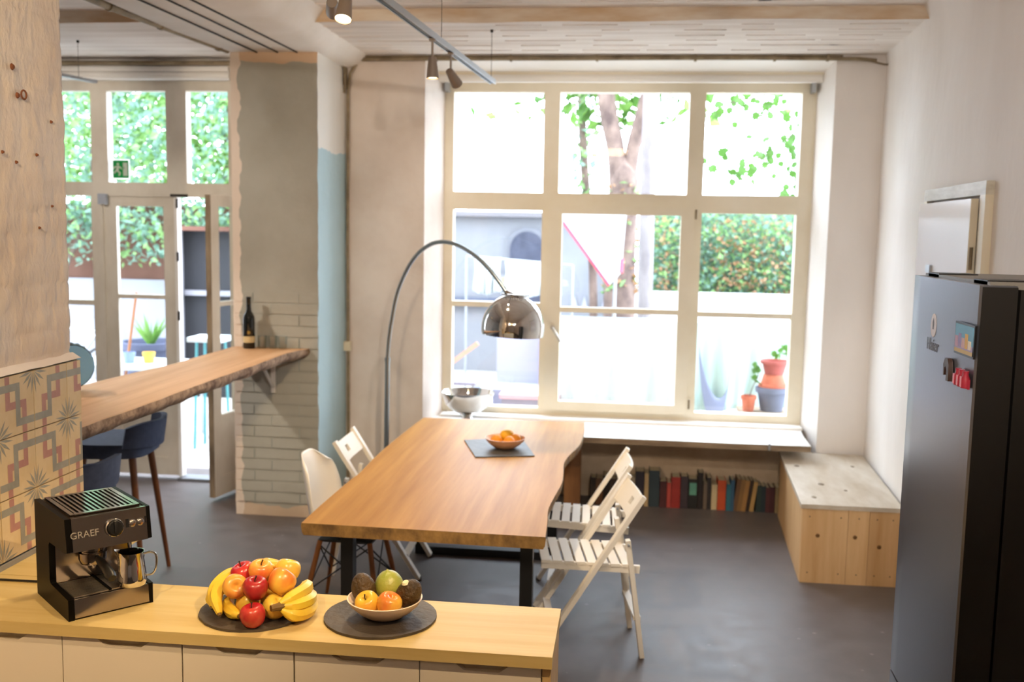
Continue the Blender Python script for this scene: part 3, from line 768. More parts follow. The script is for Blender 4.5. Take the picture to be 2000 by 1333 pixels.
for pts in (((-1.085, 2.715, .985), (-1.118, 2.672, .985), (-1.135, 2.615, .965), (-1.125, 2.575, .928)),
            ((-1.083, 2.712, .98), (-1.11, 2.645, .988), (-1.115, 2.58, .962), (-1.085, 2.53, .928)),
            ((-1.088, 2.715, .972), (-1.125, 2.675, .955), (-1.15, 2.635, .935), (-1.125, 2.585, .925)),
            ((-1.1, 2.645, .925), (-1.09, 2.6, .926), (-1.062, 2.558, .926), (-1.028, 2.527, .926))):
    banana(V3(pts, o0), .0185, bb)
g = G(); g.tube(V3([(-1.07, 2.74, .985), (-1.083, 2.722, .982), (-1.092, 2.708, .98)], o0), [.008, .011, .013], 8); g.out('crown', m_bang, bb)
o0 = (-.89, 2.6, .9075)
bb = T(E('banana_bunch', o0), 'bunch of yellow bananas with brown stem end on the right', 'bananas')
for pts in (((-.913, 2.532, .966), (-.886, 2.566, .977), (-.873, 2.62, .977), (-.882, 2.67, .97), (-.898, 2.692, .96)),
            ((-.91, 2.533, .96), (-.876, 2.556, .956), (-.857, 2.61, .952), (-.872, 2.668, .945), (-.89, 2.69, .94)),
            ((-.908, 2.53, .952), (-.875, 2.545, .932), (-.855, 2.595, .9255), (-.862, 2.65, .9255), (-.88, 2.68, .9255))):
    banana(V3(pts, o0), .019, bb)
g = G(); g.tube(V3([(-.932, 2.513, .96), (-.918, 2.526, .96), (-.903, 2.54, .96)], o0), [.009, .0105, .013], 8); g.out('crown', m_bant, bb)
# pale bowl with avocados, apples and a green citrus
m_bowl = M('blush_ceramic', '#ead3bf', .5)
def bowl_obj(name, loc, r, h, label, mat):
    g = G(); b = r * .42
    prof = [(0, 0), (b, 0), (b * 1.15, .002), (r * .72, h * .34), (r * .92, h * .72), (r, h), (r - .004, h + .0005), (r * .885, h * .74), (r * .68, h * .38), (b, h * .12), (0, h * .1)]
    g.lathe(prof, 56); return T(g.out(name, mat, loc=loc, smooth=50), label, 'bowl')
bowl_obj('fruit_bowl', (-.647, 2.640, .9078), .1055, .054, 'blush ceramic bowl holding avocados and apples', m_bowl)
m_avo = M('avocado_skin', '#3b2a17', .5, col2='#57401f', vs=30, bump=.9, bs=90)
def egg(name, loc, r, L, rot, mat, label, cat, tip=0.):
    P = []
    for i in range(19):
        t = i / 18; a = math.pi * t
        z = -math.cos(a) * L; rr = r * math.sin(a) ** .92 * (1 - .13 * z / L)
        P.append((rr if 0 < i < 18 else 0, z))
    if tip: P[-2] = (r * .16, L * .99); P[-1] = (0, L * (1.0 + tip)); P[-3] = (r * .24, L * .96)
    g = G(); g.lathe(P, 28); o = g.out(name, mat, loc=loc, smooth=80); o.rotation_euler = [rad(v) for v in rot]
    return T(o, label, cat)
egg('avocado', (-.712, 2.652, .9815), .0345, .043, (8, -14, 0), m_avo, 'dark avocado standing at the left of the bowl', 'avocado')
av = egg('avocado', (-.578, 2.643, .977), .0345, .046, (18, 32, 0), m_avo, 'dark avocado leaning at the right of the bowl', 'avocado')
g = G(); g.lathe([(0, .003), (.008, .002), (.012, -.004)], 12, mat=Matrix.Translation((-.026, -.006, .03)) @ Matrix.Rotation(rad(-45), 4, 'Y')); g.out('sticker', M('pale_sticker', '#e6e0b8', .5), av)
egg('green_citrus', (-.645, 2.682, .983), .041, .042, (4, -6, 0), M('green_citrus_skin', '#8f9b3d', .35, col2='#a8a64a', vs=18, bump=.2, bs=120), 'green citrus fruit with a nub at the back of the bowl', 'fruit', .12)
apple((-.686, 2.60, .954), .034, 'yel', (30, -12, 0), 'yellow apple at the front left of the bowl', 'apples in the blush bowl')
apple((-.625, 2.596, .957), .035, 'mix', (24, 6, 60), 'orange-yellow apple at the front right of the bowl', 'apples in the blush bowl', stem=False)

# ------------------------------------------------------------------ dining table
def slab_mat(name, c1, c2, axis):
    st = (9, .45, 9) if axis == 'y' else (.45, 9, 9)
    return M(name, c1, .5, col2=c2, vs=1.6, st=st, detail=7, lo=.3, hi=.7, spec=.25)
m_slab = slab_mat('honey_table_wood', '#c79752', '#a8773a', 'y')
m_endg = M('end_grain_wood', '#94703a', .7, col2='#5f4420', vs=14, st=(1, 1, .7), bump=.4, bs=40)
tb = T(E('dining_table', (-.81, 5.16, 0)), 'long live-edge wooden dining table on black steel frames', 'table')
R_ = [(-.294, 3.927), (-.303, 4.141), (-.314, 4.337), (-.302, 4.556), (-.285, 4.797), (-.29, 5.006), (-.301, 5.232), (-.28, 5.445), (-.244, 5.664), (-.232, 5.867), (-.232, 6.145), (-.242, 6.394)]
L_ = [(-1.328, 3.944), (-1.330, 4.237), (-1.324, 4.652), (-1.316, 4.81), (-1.325, 5.092), (-1.328, 5.368), (-1.322, 5.689), (-1.312, 6.001), (-1.297, 6.33)]
Rp = [(p.x, p.y) for p in smoothpath([(a, b, 0) for a, b in R_], 5)]; Lp = [(p.x, p.y) for p in smoothpath([(a, b, 0) for a, b in L_], 5)]
poly = [(a + .81, b - 5.16) for a, b in Lp[::-1] + Rp]
g = G()
def slabfn(z, inset):
    return [g._v((x * (1 - inset), y, z)) for x, y in poly]
rings = [slabfn(.698, .02), slabfn(.712, .006), slabfn(.738, 0), slabfn(.75, .004)]
k = len(poly)
for A, B in zip(rings, rings[1:]):
    for i in range(k):
        f = g.bm.faces.new((A[i], A[(i + 1) % k], B[(i + 1) % k], B[i])); f.material_index = 1
g.bm.faces.new(rings[0][::-1]); g.bm.faces.new(rings[-1])
g.out('table_top', [m_slab, m_endg], tb, smooth=30)
for y in (4.25 - 5.16, 5.85 - 5.16):
    for x in (-.40, .41):
        g = G(); g.box((x - .028, y - .03, 0), (x + .028, y + .03, .697)); g.out('leg', m_black, tb, bevel=.003)
    g = G(); g.box((-.375, y - .03, .0), (.385, y + .03, .05)); g.out('foot_bar', m_black, tb, bevel=.003)
    g = G(); g.box((-.375, y - .03, .66), (.385, y + .03, .697)); g.out('top_bar', m_black, tb, bevel=.003)
g = G(); P = [(-.886 + .665, 5.687 - 5.5), (-.45 + .665 - .005, 5.342 - 5.5 - .02)]
g.prism([(-.245, .16), (-.115, -.255), (.2, -.165), (.075, .3)], 0, .007)
T(g.out('slate_board', M('grey_slate', '#55534f', .5, col2='#464541', vs=9, bump=.3, bs=40), loc=(-.672, 5.51, .7505), bevel=.0015), 'rectangular grey slate board on the dining table', 'board')
bowl_obj('orange_bowl', (-.655, 5.5, .758), .115, .06, 'small peach bowl of oranges on the dining table', M('peach_ceramic', '#dba67f', .45))
m_or = M('orange_peel', '#e8930f', .45, col2='#ef9f1c', vs=20, bump=.25, bs=140)
m_le = M('yellow_peel', '#e2a512', .45, col2='#ecb524', vs=20, bump=.25, bs=140)
for i, (x, y, z, m, n, lb) in enumerate(((-.7, 5.47, .806, m_or, 'orange', 'orange at the left of the peach bowl'), (-.628, 5.455, .803, m_or, 'orange', 'orange at the front right of the peach bowl'),
                                      (-.65, 5.535, .824, m_le, 'lemon', 'yellow citrus on top at the back of the peach bowl'), (-.6, 5.52, .806, m_or, 'orange', 'orange at the back right of the peach bowl'))):
    egg(n, (x, y, z), .0345, .034 if n == 'orange' else .04, (20 * i, 60 if n == 'lemon' else 10, 30 * i), m, lb, n, .05 if n == 'lemon' else 0)

# ------------------------------------------------------------------ folding chairs
m_chair = M('white_chair_paint', '#eae2d4', .5)
m_rub = M('dark_rubber', '#33302c', .7)
def folding_chair():
    t = E('folding_chair', (0, 0, 0))
    top, ff = Vector((-.235, 0, .785)), Vector((.25, 0, .012))
    def lm(z): q = (top.z - z) / (top.z - ff.z); return top + (ff - top) * q
    for s in (-1, 1):
        g = G(); g.bar(top + Vector((0, s * .205, 0)), ff + Vector((0, s * .205, 0)), .022, .043, up=(0, 1, 0)); 
        # w runs in the chair's plane for this up vector
        g.out('back_post', m_chair, t, bevel=.007, seg=2)
        g = G(); g.cyl((.252, s * .205, 0), (.247, s * .205, .02), .016, .018, 10); g.out('rubber_foot', m_rub, t)
        g = G(); g.bar((-.172, s * .178, .57), (-.255, s * .178, .004), .022, .038, up=(0, 1, 0)); g.out('rear_leg', m_chair, t, bevel=.007, seg=2)
        g = G(); g.bar((.225, s * .155, .448), (-.235, s * .155, .422), .036, .02, up=(0, 1, 0)); g.out('seat_rail', m_chair, t, bevel=.005, seg=1)
        a = lm(.46); g = G(); g.cyl(a + Vector((0, s * .14, -.02)), a + Vector((0, s * .22, -.02)), .005, n=8); g.cyl(Vector((-.172, s * .16, .555)), Vector((-.172, s * .22, .555)), .005, n=8); g.out('bolt', m_alu, t)
    for i in range(8):
        x = .205 - i * .054
        z = .4475 + (x - .225) * .0565
        g = G(); g.box((x - .021, -.175, z + .012), (x + .021, .175, z + .026)); g.out('seat_slat', m_chair, t, bevel=.004, seg=1)
    # curved back board with a slot, made of a bent grid with thickness
    sl = (top - lm(.66)).normalized()
    def bb(off):
        def f(u, v):
            y = -.2 + .4 * u; zz = .668 + .102 * v
            p = lm(zz); n = Vector((-sl.z, 0, sl.x))
            bow = .028 * (1 - (2 * u - 1) ** 2)
            return (p.x + n.x * (bow + off), y, p.z + n.z * (bow + off))
        return f
    g = G(); A, B = bb(-.008), bb(.008); n = 14; mrows = 6
    VA = [[g._v(A(i / n, j / mrows)) for j in range(mrows + 1)] for i in range(n + 1)]; VB = [[g._v(B(i / n, j / mrows)) for j in range(mrows + 1)] for i in range(n + 1)]
    hole = {(i, j) for i in (6, 7) for j in (2, 3)}
    for i in range(n):
        for j in range(mrows):
            if (i, j) in hole:
                for (di, dj, e0, e1) in ((-1, 0, (i, j), (i, j + 1)), (1, 0, (i + 1, j), (i + 1, j + 1)), (0, -1, (i, j), (i + 1, j)), (0, 1, (i, j + 1), (i + 1, j + 1))):
                    if (i + di, j + dj) not in hole:
                        g.bm.faces.new((VA[e0[0]][e0[1]], VA[e1[0]][e1[1]], VB[e1[0]][e1[1]], VB[e0[0]][e0[1]]))
                continue
            g.bm.faces.new((VA[i][j], VA[i + 1][j], VA[i + 1][j + 1], VA[i][j + 1])); g.bm.faces.new((VB[i][j + 1], VB[i + 1][j + 1], VB[i + 1][j], VB[i][j]))
    for i in range(n):
        for j in (0, mrows): g.bm.faces.new((VA[i][j], VA[i + 1][j], VB[i + 1][j], VB[i][j]))
    for j in range(mrows):
        for i in (0, n): g.bm.faces.new((VA[i][j], VA[i][j + 1], VB[i][j + 1], VB[i][j]))
    g.out('backrest', m_chair, t, smooth=40)
    g = G(); g.bar((-.228, -.175, .19), (-.228, .175, .19), .018, .034, up=(1, 0, 0)); g.out('rear_stretcher', m_chair, t, bevel=.004, seg=1)
    a = lm(.14); g = G(); g.bar(a + Vector((0, -.2, 0)), a + Vector((0, .2, 0)), .018, .034, up=(1, 0, 0)); g.out('front_stretcher', m_chair, t, bevel=.004, seg=1)
    return t
fc = folding_chair()
GRP = 'white slatted folding chairs at the dining table'
for i, (x, y, rz, lb) in enumerate(((-.155, 4.665, 189, 'white folding chair at the right of the table, nearest the camera'),
                                    (-.19, 5.29, 182, 'white folding chair at the right of the table, nearer the window'),
                                    (-1.375, 5.56, 2, 'white folding chair at the left of the table behind the shell chair'))):
    o = fc if i == 0 else copy_tree(fc)
    o.location = (x, y, 0); o.rotation_euler = (0, 0, rad(rz)); T(o, lb, 'chair', GRP)

# ------------------------------------------------------------------ shell chair
ec = T(E('shell_chair', (-1.36, 4.885, 0), rad(-2)), 'white moulded shell chair on wooden dowel legs', 'chair')
prof = smoothpath([(.225, 0, .415), (.205, 0, .437), (.12, 0, .438), (0, 0, .425), (-.12, 0, .43), (-.185, 0, .475), (-.212, 0, .56), (-.232, 0, .68), (-.255, 0, .79), (-.268, 0, .835)], 4)
hw = smoothpath([(.17, 0, 0), (.2, 0, 0), (.225, 0, 0), (.235, 0, 0), (.237, 0, 0), (.236, 0, 0), (.23, 0, 0), (.218, 0, 0), (.185, 0, 0), (.14, 0, 0)], 4)
nP = len(prof) - 1
def shell(u, v):
    i = min(int(u * nP + .001), nP); p = prof[i]; h = hw[i].x; s = 2 * v - 1
    back = min(1, max(0, (p.z - .43) / .12)) if i > nP * .35 else 0
    lift = s * s * abs(s)
    return (p.x + .075 * lift * back, h * s, p.z + .055 * lift * (1 - back) - .07 * s ** 4 * max(0, (u - .6) / .4) ** 1.5)
g = G(); g.grid(shell, nP, 16); so = g.out('shell', M('white_shell_plastic', '#efe9df', .35), ec, smooth=80)
md = so.modifiers.new('thickness', 'SOLIDIFY'); md.thickness = .007; md.offset = -1
m_dowel = M('brown_dowel_wood', '#9a5f2c', .5, col2='#7c4a20', vs=5, st=(6, 6, .4))
LT = {}
for sx in (-1, 1):
    for sy in (-1, 1):
        a, b = Vector((sx * .13 - .01, sy * .125, .405)), Vector((sx * .205 - .015, sy * .205, 0))
        LT[(sx, sy)] = (a, b)
        g = G(); g.tube([a, a.lerp(b, .45), b], [.0135, .0135, .0085], 12); g.out('leg', m_dowel, ec)
def on(k, t): return LT[k][0].lerp(LT[k][1], t)
for k1, k2 in (((-1, -1), (1, -1)), ((1, -1), (1, 1)), ((1, 1), (-1, 1)), ((-1, 1), (-1, -1))):
    g = G(); g.tube([on(k1, .05), on(k2, .62)], .004, 8); g.out('wire_brace', m_black, ec)
    g = G(); g.tube([on(k2, .05), on(k1, .62)], .004, 8); g.out('wire_brace', m_black, ec)
g = G(); g.box((-.15, -.13, .4), (.13, .13, .41)); g.out('seat_bracket', m_black, ec, bevel=.003)

# ------------------------------------------------------------------ live-edge bar with bottle, glasses and stools
m_bar = slab_mat('bar_wood', '#dfb48a', '#c39366', 'y')
m_bark = M('bark_edge', '#a48a72', .85, col2='#5e4636', vs=16, bump=.7, bs=30)
g = G(); n = 60; fr, bk = [], []
for i in range(n + 1):
    y = 3.32 + (6.43 - 3.32) * i / n
    fr.append((-2.165 + .025 * nz((y, 0, 0), 1.3) + .008 * nz((y, 4, 0), 6) + (.06 * max(0, (y - 6.1) / .33) ** 2), y)); bk.append((-2.635 + .02 * nz((y, 9, 0), 1.6) - .09 * max(0, min(1, (5.6 - y))), y))
poly = bk[::-1] + fr; k = len(poly)
def br(z, dx): return [g._v((x + (dx * (1 + .8 * nz((x, y, z), 9)) if i > n else 0), y, z)) for i, (x, y) in enumerate(poly)]
rings = [br(1.102, -.028), br(1.122, -.006), br(1.142, .004), br(1.167, 0)]
for A, B in zip(rings, rings[1:]):
    for i in range(k):
        f = g.bm.faces.new((A[i], A[(i + 1) % k], B[(i + 1) % k], B[i])); f.material_index = 1
g.bm.faces.new(rings[0][::-1]); g.bm.faces.new(rings[-1])
bar = T(E('bar_counter', (0, 0, 0)), 'live-edge wooden bar between the left wall and the grey pillar', 'bar')
g.out('bar_top', [m_bar, m_bark], bar, smooth=45)
g = G(); g.bar((-2.35, 6.425, .86), (-2.35, 6.425, 1.1), .03, .012, up=(0, 1, 0)); g.bar((-2.35, 6.42, 1.095), (-2.35, 6.15, 1.095), .03, .012); g.bar((-2.35, 6.42, .9), (-2.35, 6.2, 1.09), .02, .01); g.out('bracket', m_white, bar)
wb = T(E('wine_bottle', (-2.492, 6.36, 1.168)), 'dark wine bottle with a cream label on the bar', 'bottle')
g = G(); g.lathe([(0, 0), (.036, 0), (.039, .004), (.039, .19), (.036, .215), (.02, .245), (.0155, .262), (.0148, .325), (.0165, .328), (.0165, .342), (.014, .345), (0, .345)], 28); g.out('bottle_body', M('dark_bottle_glass', '#0c0f0c', .08, spec=.7), wb)
g = G(); g.lathe([(.0395, .04), (.0395, .082)], 28); g.out('label_band', M('cream_label', '#cdb98c', .6), wb)
g = G(); g.lathe([(0, 0), (.012, 0)], 16, mat=Matrix.Translation((.012, -.0385, .108)) @ Matrix.Rotation(rad(90), 4, 'X')); g.out('gold_seal', M('gold_seal', '#b8974c', .4, .6), wb)
m_tumbler = glassm('tumbler_glass', (.9, .93, .93), .14)
for i, (x, lb) in enumerate(((-2.405, 'clear drinking glass on the bar nearest the bottle'), (-2.335, 'clear drinking glass on the bar between two others'), (-2.265, 'clear drinking glass on the bar farthest from the bottle'))):
    g = G(); g.lathe([(0, .0), (.024, 0), (.026, .003), (.031, .085), (.0295, .085), (.0245, .008), (0, .007)], 24); T(g.out('drinking_glass', m_tumbler, loc=(x, 6.375 + .01 * (i % 2), 1.168)), lb, 'glass', 'drinking glasses on the bar')
# big blue bottle cap sign standing on the bar
bc = T(E('bottle_cap_sign', (-2.69, 4.54, 1.168), rad(48)), 'blue bottle-cap shaped metal sign behind the near wall', 'sign')
g = G(); n = 84; r = .118
mt = Matrix.Translation((0, 0, r + .002)) @ Matrix.Rotation(rad(90), 4, 'X')
A = [g._v(mt @ Vector(((r - .01) * math.cos(2 * math.pi * i / n), (r - .01) * math.sin(2 * math.pi * i / n), .03))) for i in range(n)]
B = [g._v(mt @ Vector(((r - .003 + .003 * math.cos(21 * 2 * math.pi * i / n)) * math.cos(2 * math.pi * i / n), (r - .003 + .003 * math.cos(21 * 2 * math.pi * i / n)) * math.sin(2 * math.pi * i / n), .0))) for i in range(n)]
for i in range(n): g.bm.faces.new((A[i], A[(i + 1) % n], B[(i + 1) % n], B[i]))
g.bm.faces.new(A); g.bm.faces.new(B[::-1]); g.out('crimped_rim', M('dark_tin', '#2b2d30', .4, .5), bc, smooth=30)
g = G(); g.lathe([(0, .033), (r - .016, .032), (r - .014, .03)], 48, mat=mt); g.out('blue_face', M('sign_blue', '#8cc6f5', .4), bc)

def stool():
    t = E('bar_stool', (0, 0, 0))     # faces -x, backrest at +x
    m_f = M('navy_fabric', '#424c66', .85, col2='#39435b', vs=30, bump=.15, bs=300)
    m_l = M('walnut_leg', '#7b4b27', .5, col2='#643a1c', vs=5, st=(6, 6, .4))
    g = G(); P = []
    for i in range(40):
        a = 2 * math.pi * i / 40; c, s = math.cos(a), math.sin(a); e = .55
        P.append((.2 * math.copysign(abs(c) ** e, c), .215 * math.copysign(abs(s) ** e, s)))
    g.prism(P, .735, .81); g.out('seat', m_f, t, bevel=.022, seg=4)
    g = G()
    def bk_(off):
        def f(u, v):
            a = rad(-62 + 124 * u); R = .235 + off
            hgt = .145 * (1 - .25 * abs(2 * u - 1) ** 3)
            return (R * math.cos(a) * .98 + .02 * v, R * math.sin(a) * 1.08, .775 + .02 * abs(2 * u - 1) + hgt * v)
        return f
    A, B = bk_(-.014), bk_(.014); n = 24
    VA = [[g._v(A(i / n, j / 4)) for j in range(5)] for i in range(n + 1)]; VB = [[g._v(B(i / n, j / 4)) for j in range(5)] for i in range(n + 1)]
    for i in range(n):
        for j in range(4):
            g.bm.faces.new((VA[i][j], VA[i][j + 1], VA[i + 1][j + 1], VA[i + 1][j])); g.bm.faces.new((VB[i][j], VB[i + 1][j], VB[i + 1][j + 1], VB[i][j + 1]))
        for j in (0, 4): g.bm.faces.new((VA[i][j], VA[i + 1][j], VB[i + 1][j], VB[i][j]))
    for j in range(4):
        for i in (0, n): g.bm.faces.new((VA[i][j], VA[i][j + 1], VB[i][j + 1], VB[i][j]))
    g.out('backrest', m_f, t, bevel=.008, seg=2, smooth=60)
    for sx in (-1, 1):
        for sy in (-1, 1):
            a, b = Vector((sx * .13, sy * .14, .738)), Vector((sx * .2, sy * .215, 0))
            g = G(); g.tube([a, b], [.02, .012], 12); g.out('leg', m_l, t)
    return t
st = stool(); st.location = (-2.77, 5.12, 0); st.rotation_euler = (0, 0, rad(8)); T(st, 'navy bar stool with walnut legs, nearer the glazed door', 'stool', 'navy bar stools at the bar')
st2 = copy_tree(st); st2.location = (-2.56, 4.2, 0); st2.rotation_euler = (0, 0, rad(-20)); T(st2, 'navy bar stool half hidden behind the tiled wall', 'stool', 'navy bar stools at the bar')

# ------------------------------------------------------------------ arc lamp
al = T(E('arc_lamp', (-1.6, 6.57, 0)), 'chrome arc floor lamp with a dome shade over the table', 'lamp')
def rel(P): return [tuple(Vector(p) - Vector((-1.6, 6.57, 0))) for p in P]
g = G(); g.box((-.17, -.12, 0), (.17, .12, .16)); g.out('base', M('white_marble', '#e4e2de', .25, col2='#b9b6b2', vs=6), al, bevel=.01)
g = G(); g.tube(rel([(-1.605, 6.565, .15), (-1.6, 6.56, .6), (-1.592, 6.547, 1.1)]), .0165, 16); g.out('pole', m_galv, al)
g = G(); g.tube(rel([(-1.592, 6.547, 1.085), (-1.5915, 6.546, 1.11)]), .019, 16); g.out('collar', m_galv, al)
arc = [(-1.592, 6.545, 1.1), (-1.577, 6.528, 1.248), (-1.548, 6.492, 1.39), (-1.505, 6.439, 1.545), (-1.449, 6.37, 1.658), (-1.38, 6.285, 1.76), (-1.3, 6.186, 1.837), (-1.213, 6.08, 1.886), (-1.138, 5.987, 1.905), (-1.049, 5.878, 1.904), (-.952, 5.758, 1.879), (-.858, 5.643, 1.833), (-.785, 5.554, 1.782), (-.715, 5.467, 1.72), (-.65, 5.392, 1.65)]
g = G(); g.tube(rel(smoothpath(arc, 3)), .0125, 14); g.out('arc_tube', m_galv, al)
sh = Matrix.Translation(Vector((-.612, 5.385, 1.426)) - Vector((-1.6, 6.57, 0))) @ Matrix.Rotation(rad(3), 4, 'Y') @ Matrix.Diagonal((1, 1, .91, 1))
pf_ = []
for i in range(17):
    a = rad(-6 + 84 * i / 16); pf_.append((.172 * math.cos(a), .03 + .205 * math.sin(a)))
g = G(); g.lathe([(.168, -.012)] + pf_ + [(.03, .2335)] + [(r * .982, z - .002) for r, z in pf_[::-1]] + [(.168, -.012)], 56, mat=sh); g.out('shade', m_chrome, al, smooth=50)
g = G(); g.lathe([(0, .236), (.055, .236), (.06, .232), (.06, .222)], 32, mat=sh); cap_ = g.out('vent_cap', m_chrome, al)
for i in range(14):
    a = 2 * math.pi * i / 14; g = G(); p = sh @ Vector((.068 * math.cos(a), .068 * math.sin(a), .232)); g.tube([p + Vector((.01 * math.cos(q), .01 * math.sin(q), 0)) for q in [k * .785 for k in range(8)]], .0022, 6, closed=True); g.out('vent_ring', m_chrome, cap_)
g = G(); g.tube([sh @ Vector((0, 0, .225)), Vector(arc[-1]) - Vector((-1.6, 6.57, 0))], .012, 12); g.out('shade_joint', m_chrome, al)
g = G(); g.lathe([(0, .05), (.02, .06), (.03, .09), (.02, .13), (.013, .17), (.013, .2)], 20, mat=sh); g.out('bulb', M('opal_bulb', '#e8e2d6', .4), al)

# steel bowl on a foot, on the sill
sb = T(E('footed_steel_bowl', (-1.135, 7.15, .5735)), 'polished steel bowl on a foot standing on the window sill', 'bowl')
g = G(); g.lathe([(0, 0), (.075, 0), (.078, .006), (.04, .02), (.032, .035), (.045, .05), (.1, .075), (.16, .125), (.186, .19), (.197, .212), (.199, .222), (.192, .222), (.18, .195), (.152, .13), (.095, .083), (0, .06)], 56); g.out('bowl_body', m_chrome, sb, smooth=50)

# ------------------------------------------------------------------ books in the niche
BK = [('#3a2f28', 1155, 1166, .20), ('#6b4a32', 1166, 1180, .20), ('#2b2522', 1180, 1194, .22), ('#4c3a2e', 1194, 1206, .2), ('#7c6c56', 1206, 1219, .21), ('#35302c', 1219, 1231, .2),
      ('#a89a84', 1232, 1244, .215), ('#2a2430', 1245, 1262, .265), ('#b39a72', 1263, 1271, .255), ('#2e3c44', 1272, 1293, .275), ('#4a1f22', 1294, 1307, .2), ('#b4473f', 1308, 1316, .19), ('#9c2f28', 1317, 1334, .235),
      ('#3d3138', 1335, 1349, .24), ('#1c1c1c', 1350, 1368, .225), ('#221a1a', 1369, 1379, .275), ('#6d5f52', 1380, 1387, .2), ('#2f2a2a', 1387, 1395, .24), ('#cbb892', 1396, 1407, .19), ('#c4512a', 1408, 1424, .225),
      ('#2f6f80', 1425, 1433, .2), ('#335a78', 1433, 1440, .235), ('#6e5138', 1441, 1449, .245), ('#8a683f', 1449, 1458, .24), ('#a37a48', 1458, 1466, .235), ('#3a2c22', 1466, 1473, .235), ('#b5935c', 1474, 1482, .225),
      ('#2c3d3a', 1484, 1493, .2), ('#24333b', 1493, 1502, .195), ('#552d30', 1502, 1510, .185), ('#4a2428', 1510, 1519, .19), ('#8f7a58', 1520, 1530, .195), ('#3a2226', 1531, 1539, .185), ('#6a3230', 1539, 1546, .17), ('#1f2a3c', 1546, 1556, .19), ('#15181f', 1556, 1568, .185)]
CN = {'#3a2f28': 'dark brown', '#6b4a32': 'brown', '#2b2522': 'near-black', '#4c3a2e': 'dark brown', '#7c6c56': 'grey-brown', '#35302c': 'charcoal'}
NAMES = ['thin dark brown book beside the wooden sill post', 'brown book second from the wooden sill post', 'near-black book third from the wooden sill post', 'dark brown book behind the far chair back', 'grey-brown book behind the far chair back', 'charcoal book just left of the beige paperback',
         'beige paperback right of the chair backs', 'thick dark purple book beside the beige paperback', 'narrow cream book left of the widest dark blue one', 'wide dark blue-grey book in the niche', 'dark maroon book left of the pinkish red spine', 'narrow pinkish red book in the niche', 'tall deep red book beside the narrow red one',
         'dark plum book right of the tall red one', 'black book with a mint green label', 'tallest black book, right of the mint label', 'thin grey-brown book right of the tallest black one', 'black thin book left of the cream and orange pair', 'cream book beside the orange one', 'bright orange-red book in the niche',
         'thin teal book right of the orange one', 'thin blue book between teal and brown ones', 'dark brown leaning book right of the blue one', 'mid brown leaning book, second of the leaning row', 'tan leaning book in the middle of the leaning row', 'near-black leaning book between two tan ones', 'pale tan book leaning at the end of the row',
         'dark green book right of the leaning row', 'dark slate-blue book, second after the leaning row', 'thin dark red book near the wooden box bench', 'maroon book left of the khaki one', 'khaki book near the wooden box bench', 'very dark red book right of the khaki one', 'short reddish brown book near the bench', 'navy book second from the box bench', 'black book nearest the box bench']
m_pages = M('book_pages', '#cfc2a4', .9)
for i, ((c, a, b, h), lb) in enumerate(zip(BK, NAMES)):
    x0, x1 = (a - 1215.6) * .003613 + .004, (b - 1215.6) * .003613 + .004
    w_ = x1 - x0; d_ = .13 + .03 * ((i * 7) % 5) / 5
    g = G(); t_ = min(.003, w_ * .12)
    h_ = h * .97
    g.box((-w_ / 2, 0, 0), (-w_ / 2 + t_, d_, h_), 0); g.box((w_ / 2 - t_, 0, 0), (w_ / 2, d_, h_), 0); g.box((-w_ / 2, -.003, 0), (w_ / 2, t_, h_), 0)
    g.box((-w_ / 2 + t_, t_, .004), (w_ / 2 - t_, d_ - .004, h_ - .004), 1)
    o = g.out('book', [M('cover_' + c, c, .6), m_pages], loc=((x0 + x1) / 2, 7.12 + .02 * random.random(), .001), smooth=0)
    if 22 <= i <= 26:
        o.rotation_euler = (0, rad(7), 0); o.location.x -= .012; o.location.z += .001
    if i == 14:
        g = G(); g.box((-w_ * .36, -.0035, .1), (w_ * .4, -.0028, .19)); g.out('spine_label', M('mint_label', '#5f9a86', .6), o)
    T(o, lb, 'book', 'books in the niche under the sill')

# ------------------------------------------------------------------ box bench
def pine(n, c1, c2, st): return M(n, c1, .6, col2=c2, vs=1.3, st=st, detail=7, lo=.35, hi=.75)
m_pine = pine('yellow_pine', '#dcb88a', '#c09560', (9, 9, .7)); m_pinet = M('whitewashed_pine', '#cfc7ba', .5, col2='#b5a792', vs=2.2, st=(3, .8, 3), detail=7)
bn = T(E('box_bench', (1.33, 5.7, 0)), 'pine box bench with a whitewashed top along the right wall', 'bench')
ang = math.atan2(.08, 1.38)
top_poly = [(-.3, -.005), (.265, -.005), (.345, 1.37), (-.22, 1.39)]
g = G(); g.prism(top_poly, .437, .462); g.out('bench_top', m_pinet, bn, bevel=.002)
for a, b in ((-.288, -.035), (-.033, .083), (.085, .252)):
    g = G(); g.box((a, .0, 0), (b, .022, .436)); o = g.out('plank', m_pine, bn, bevel=.0015, seg=1)
    for q in (a + .04, b - .04) if b - a > .14 else ((a + b) / 2,):
        for z in (.06, .39):
            g = G(); g.lathe([(0, -.0005), (.004, -.0005), (.004, 0)], 8, mat=Matrix.Translation((q, 0, z)) @ Matrix.Rotation(rad(-90), 4, 'X')); g.out('screw', m_rub, o)
    kq = G(); kq.lathe([(0, .0007), (.011, .0007), (.012, 0)], 12, mat=Matrix.Translation((a + (b - a) * .35, 0, .28 - .05 * (a > 0))) @ Matrix.Rotation(rad(90), 4, 'X')); kq.out('knot', M('pine_knot', '#6d4a22', .7), o)
g = G(); g.prism([(-.29, .022), (-.268, .022), (-.19, 1.37), (-.212, 1.37)], 0, .436); g.out('side_board', m_pine, bn, bevel=.002)
m_knot = M('dark_knot', '#7a6a55', .7)
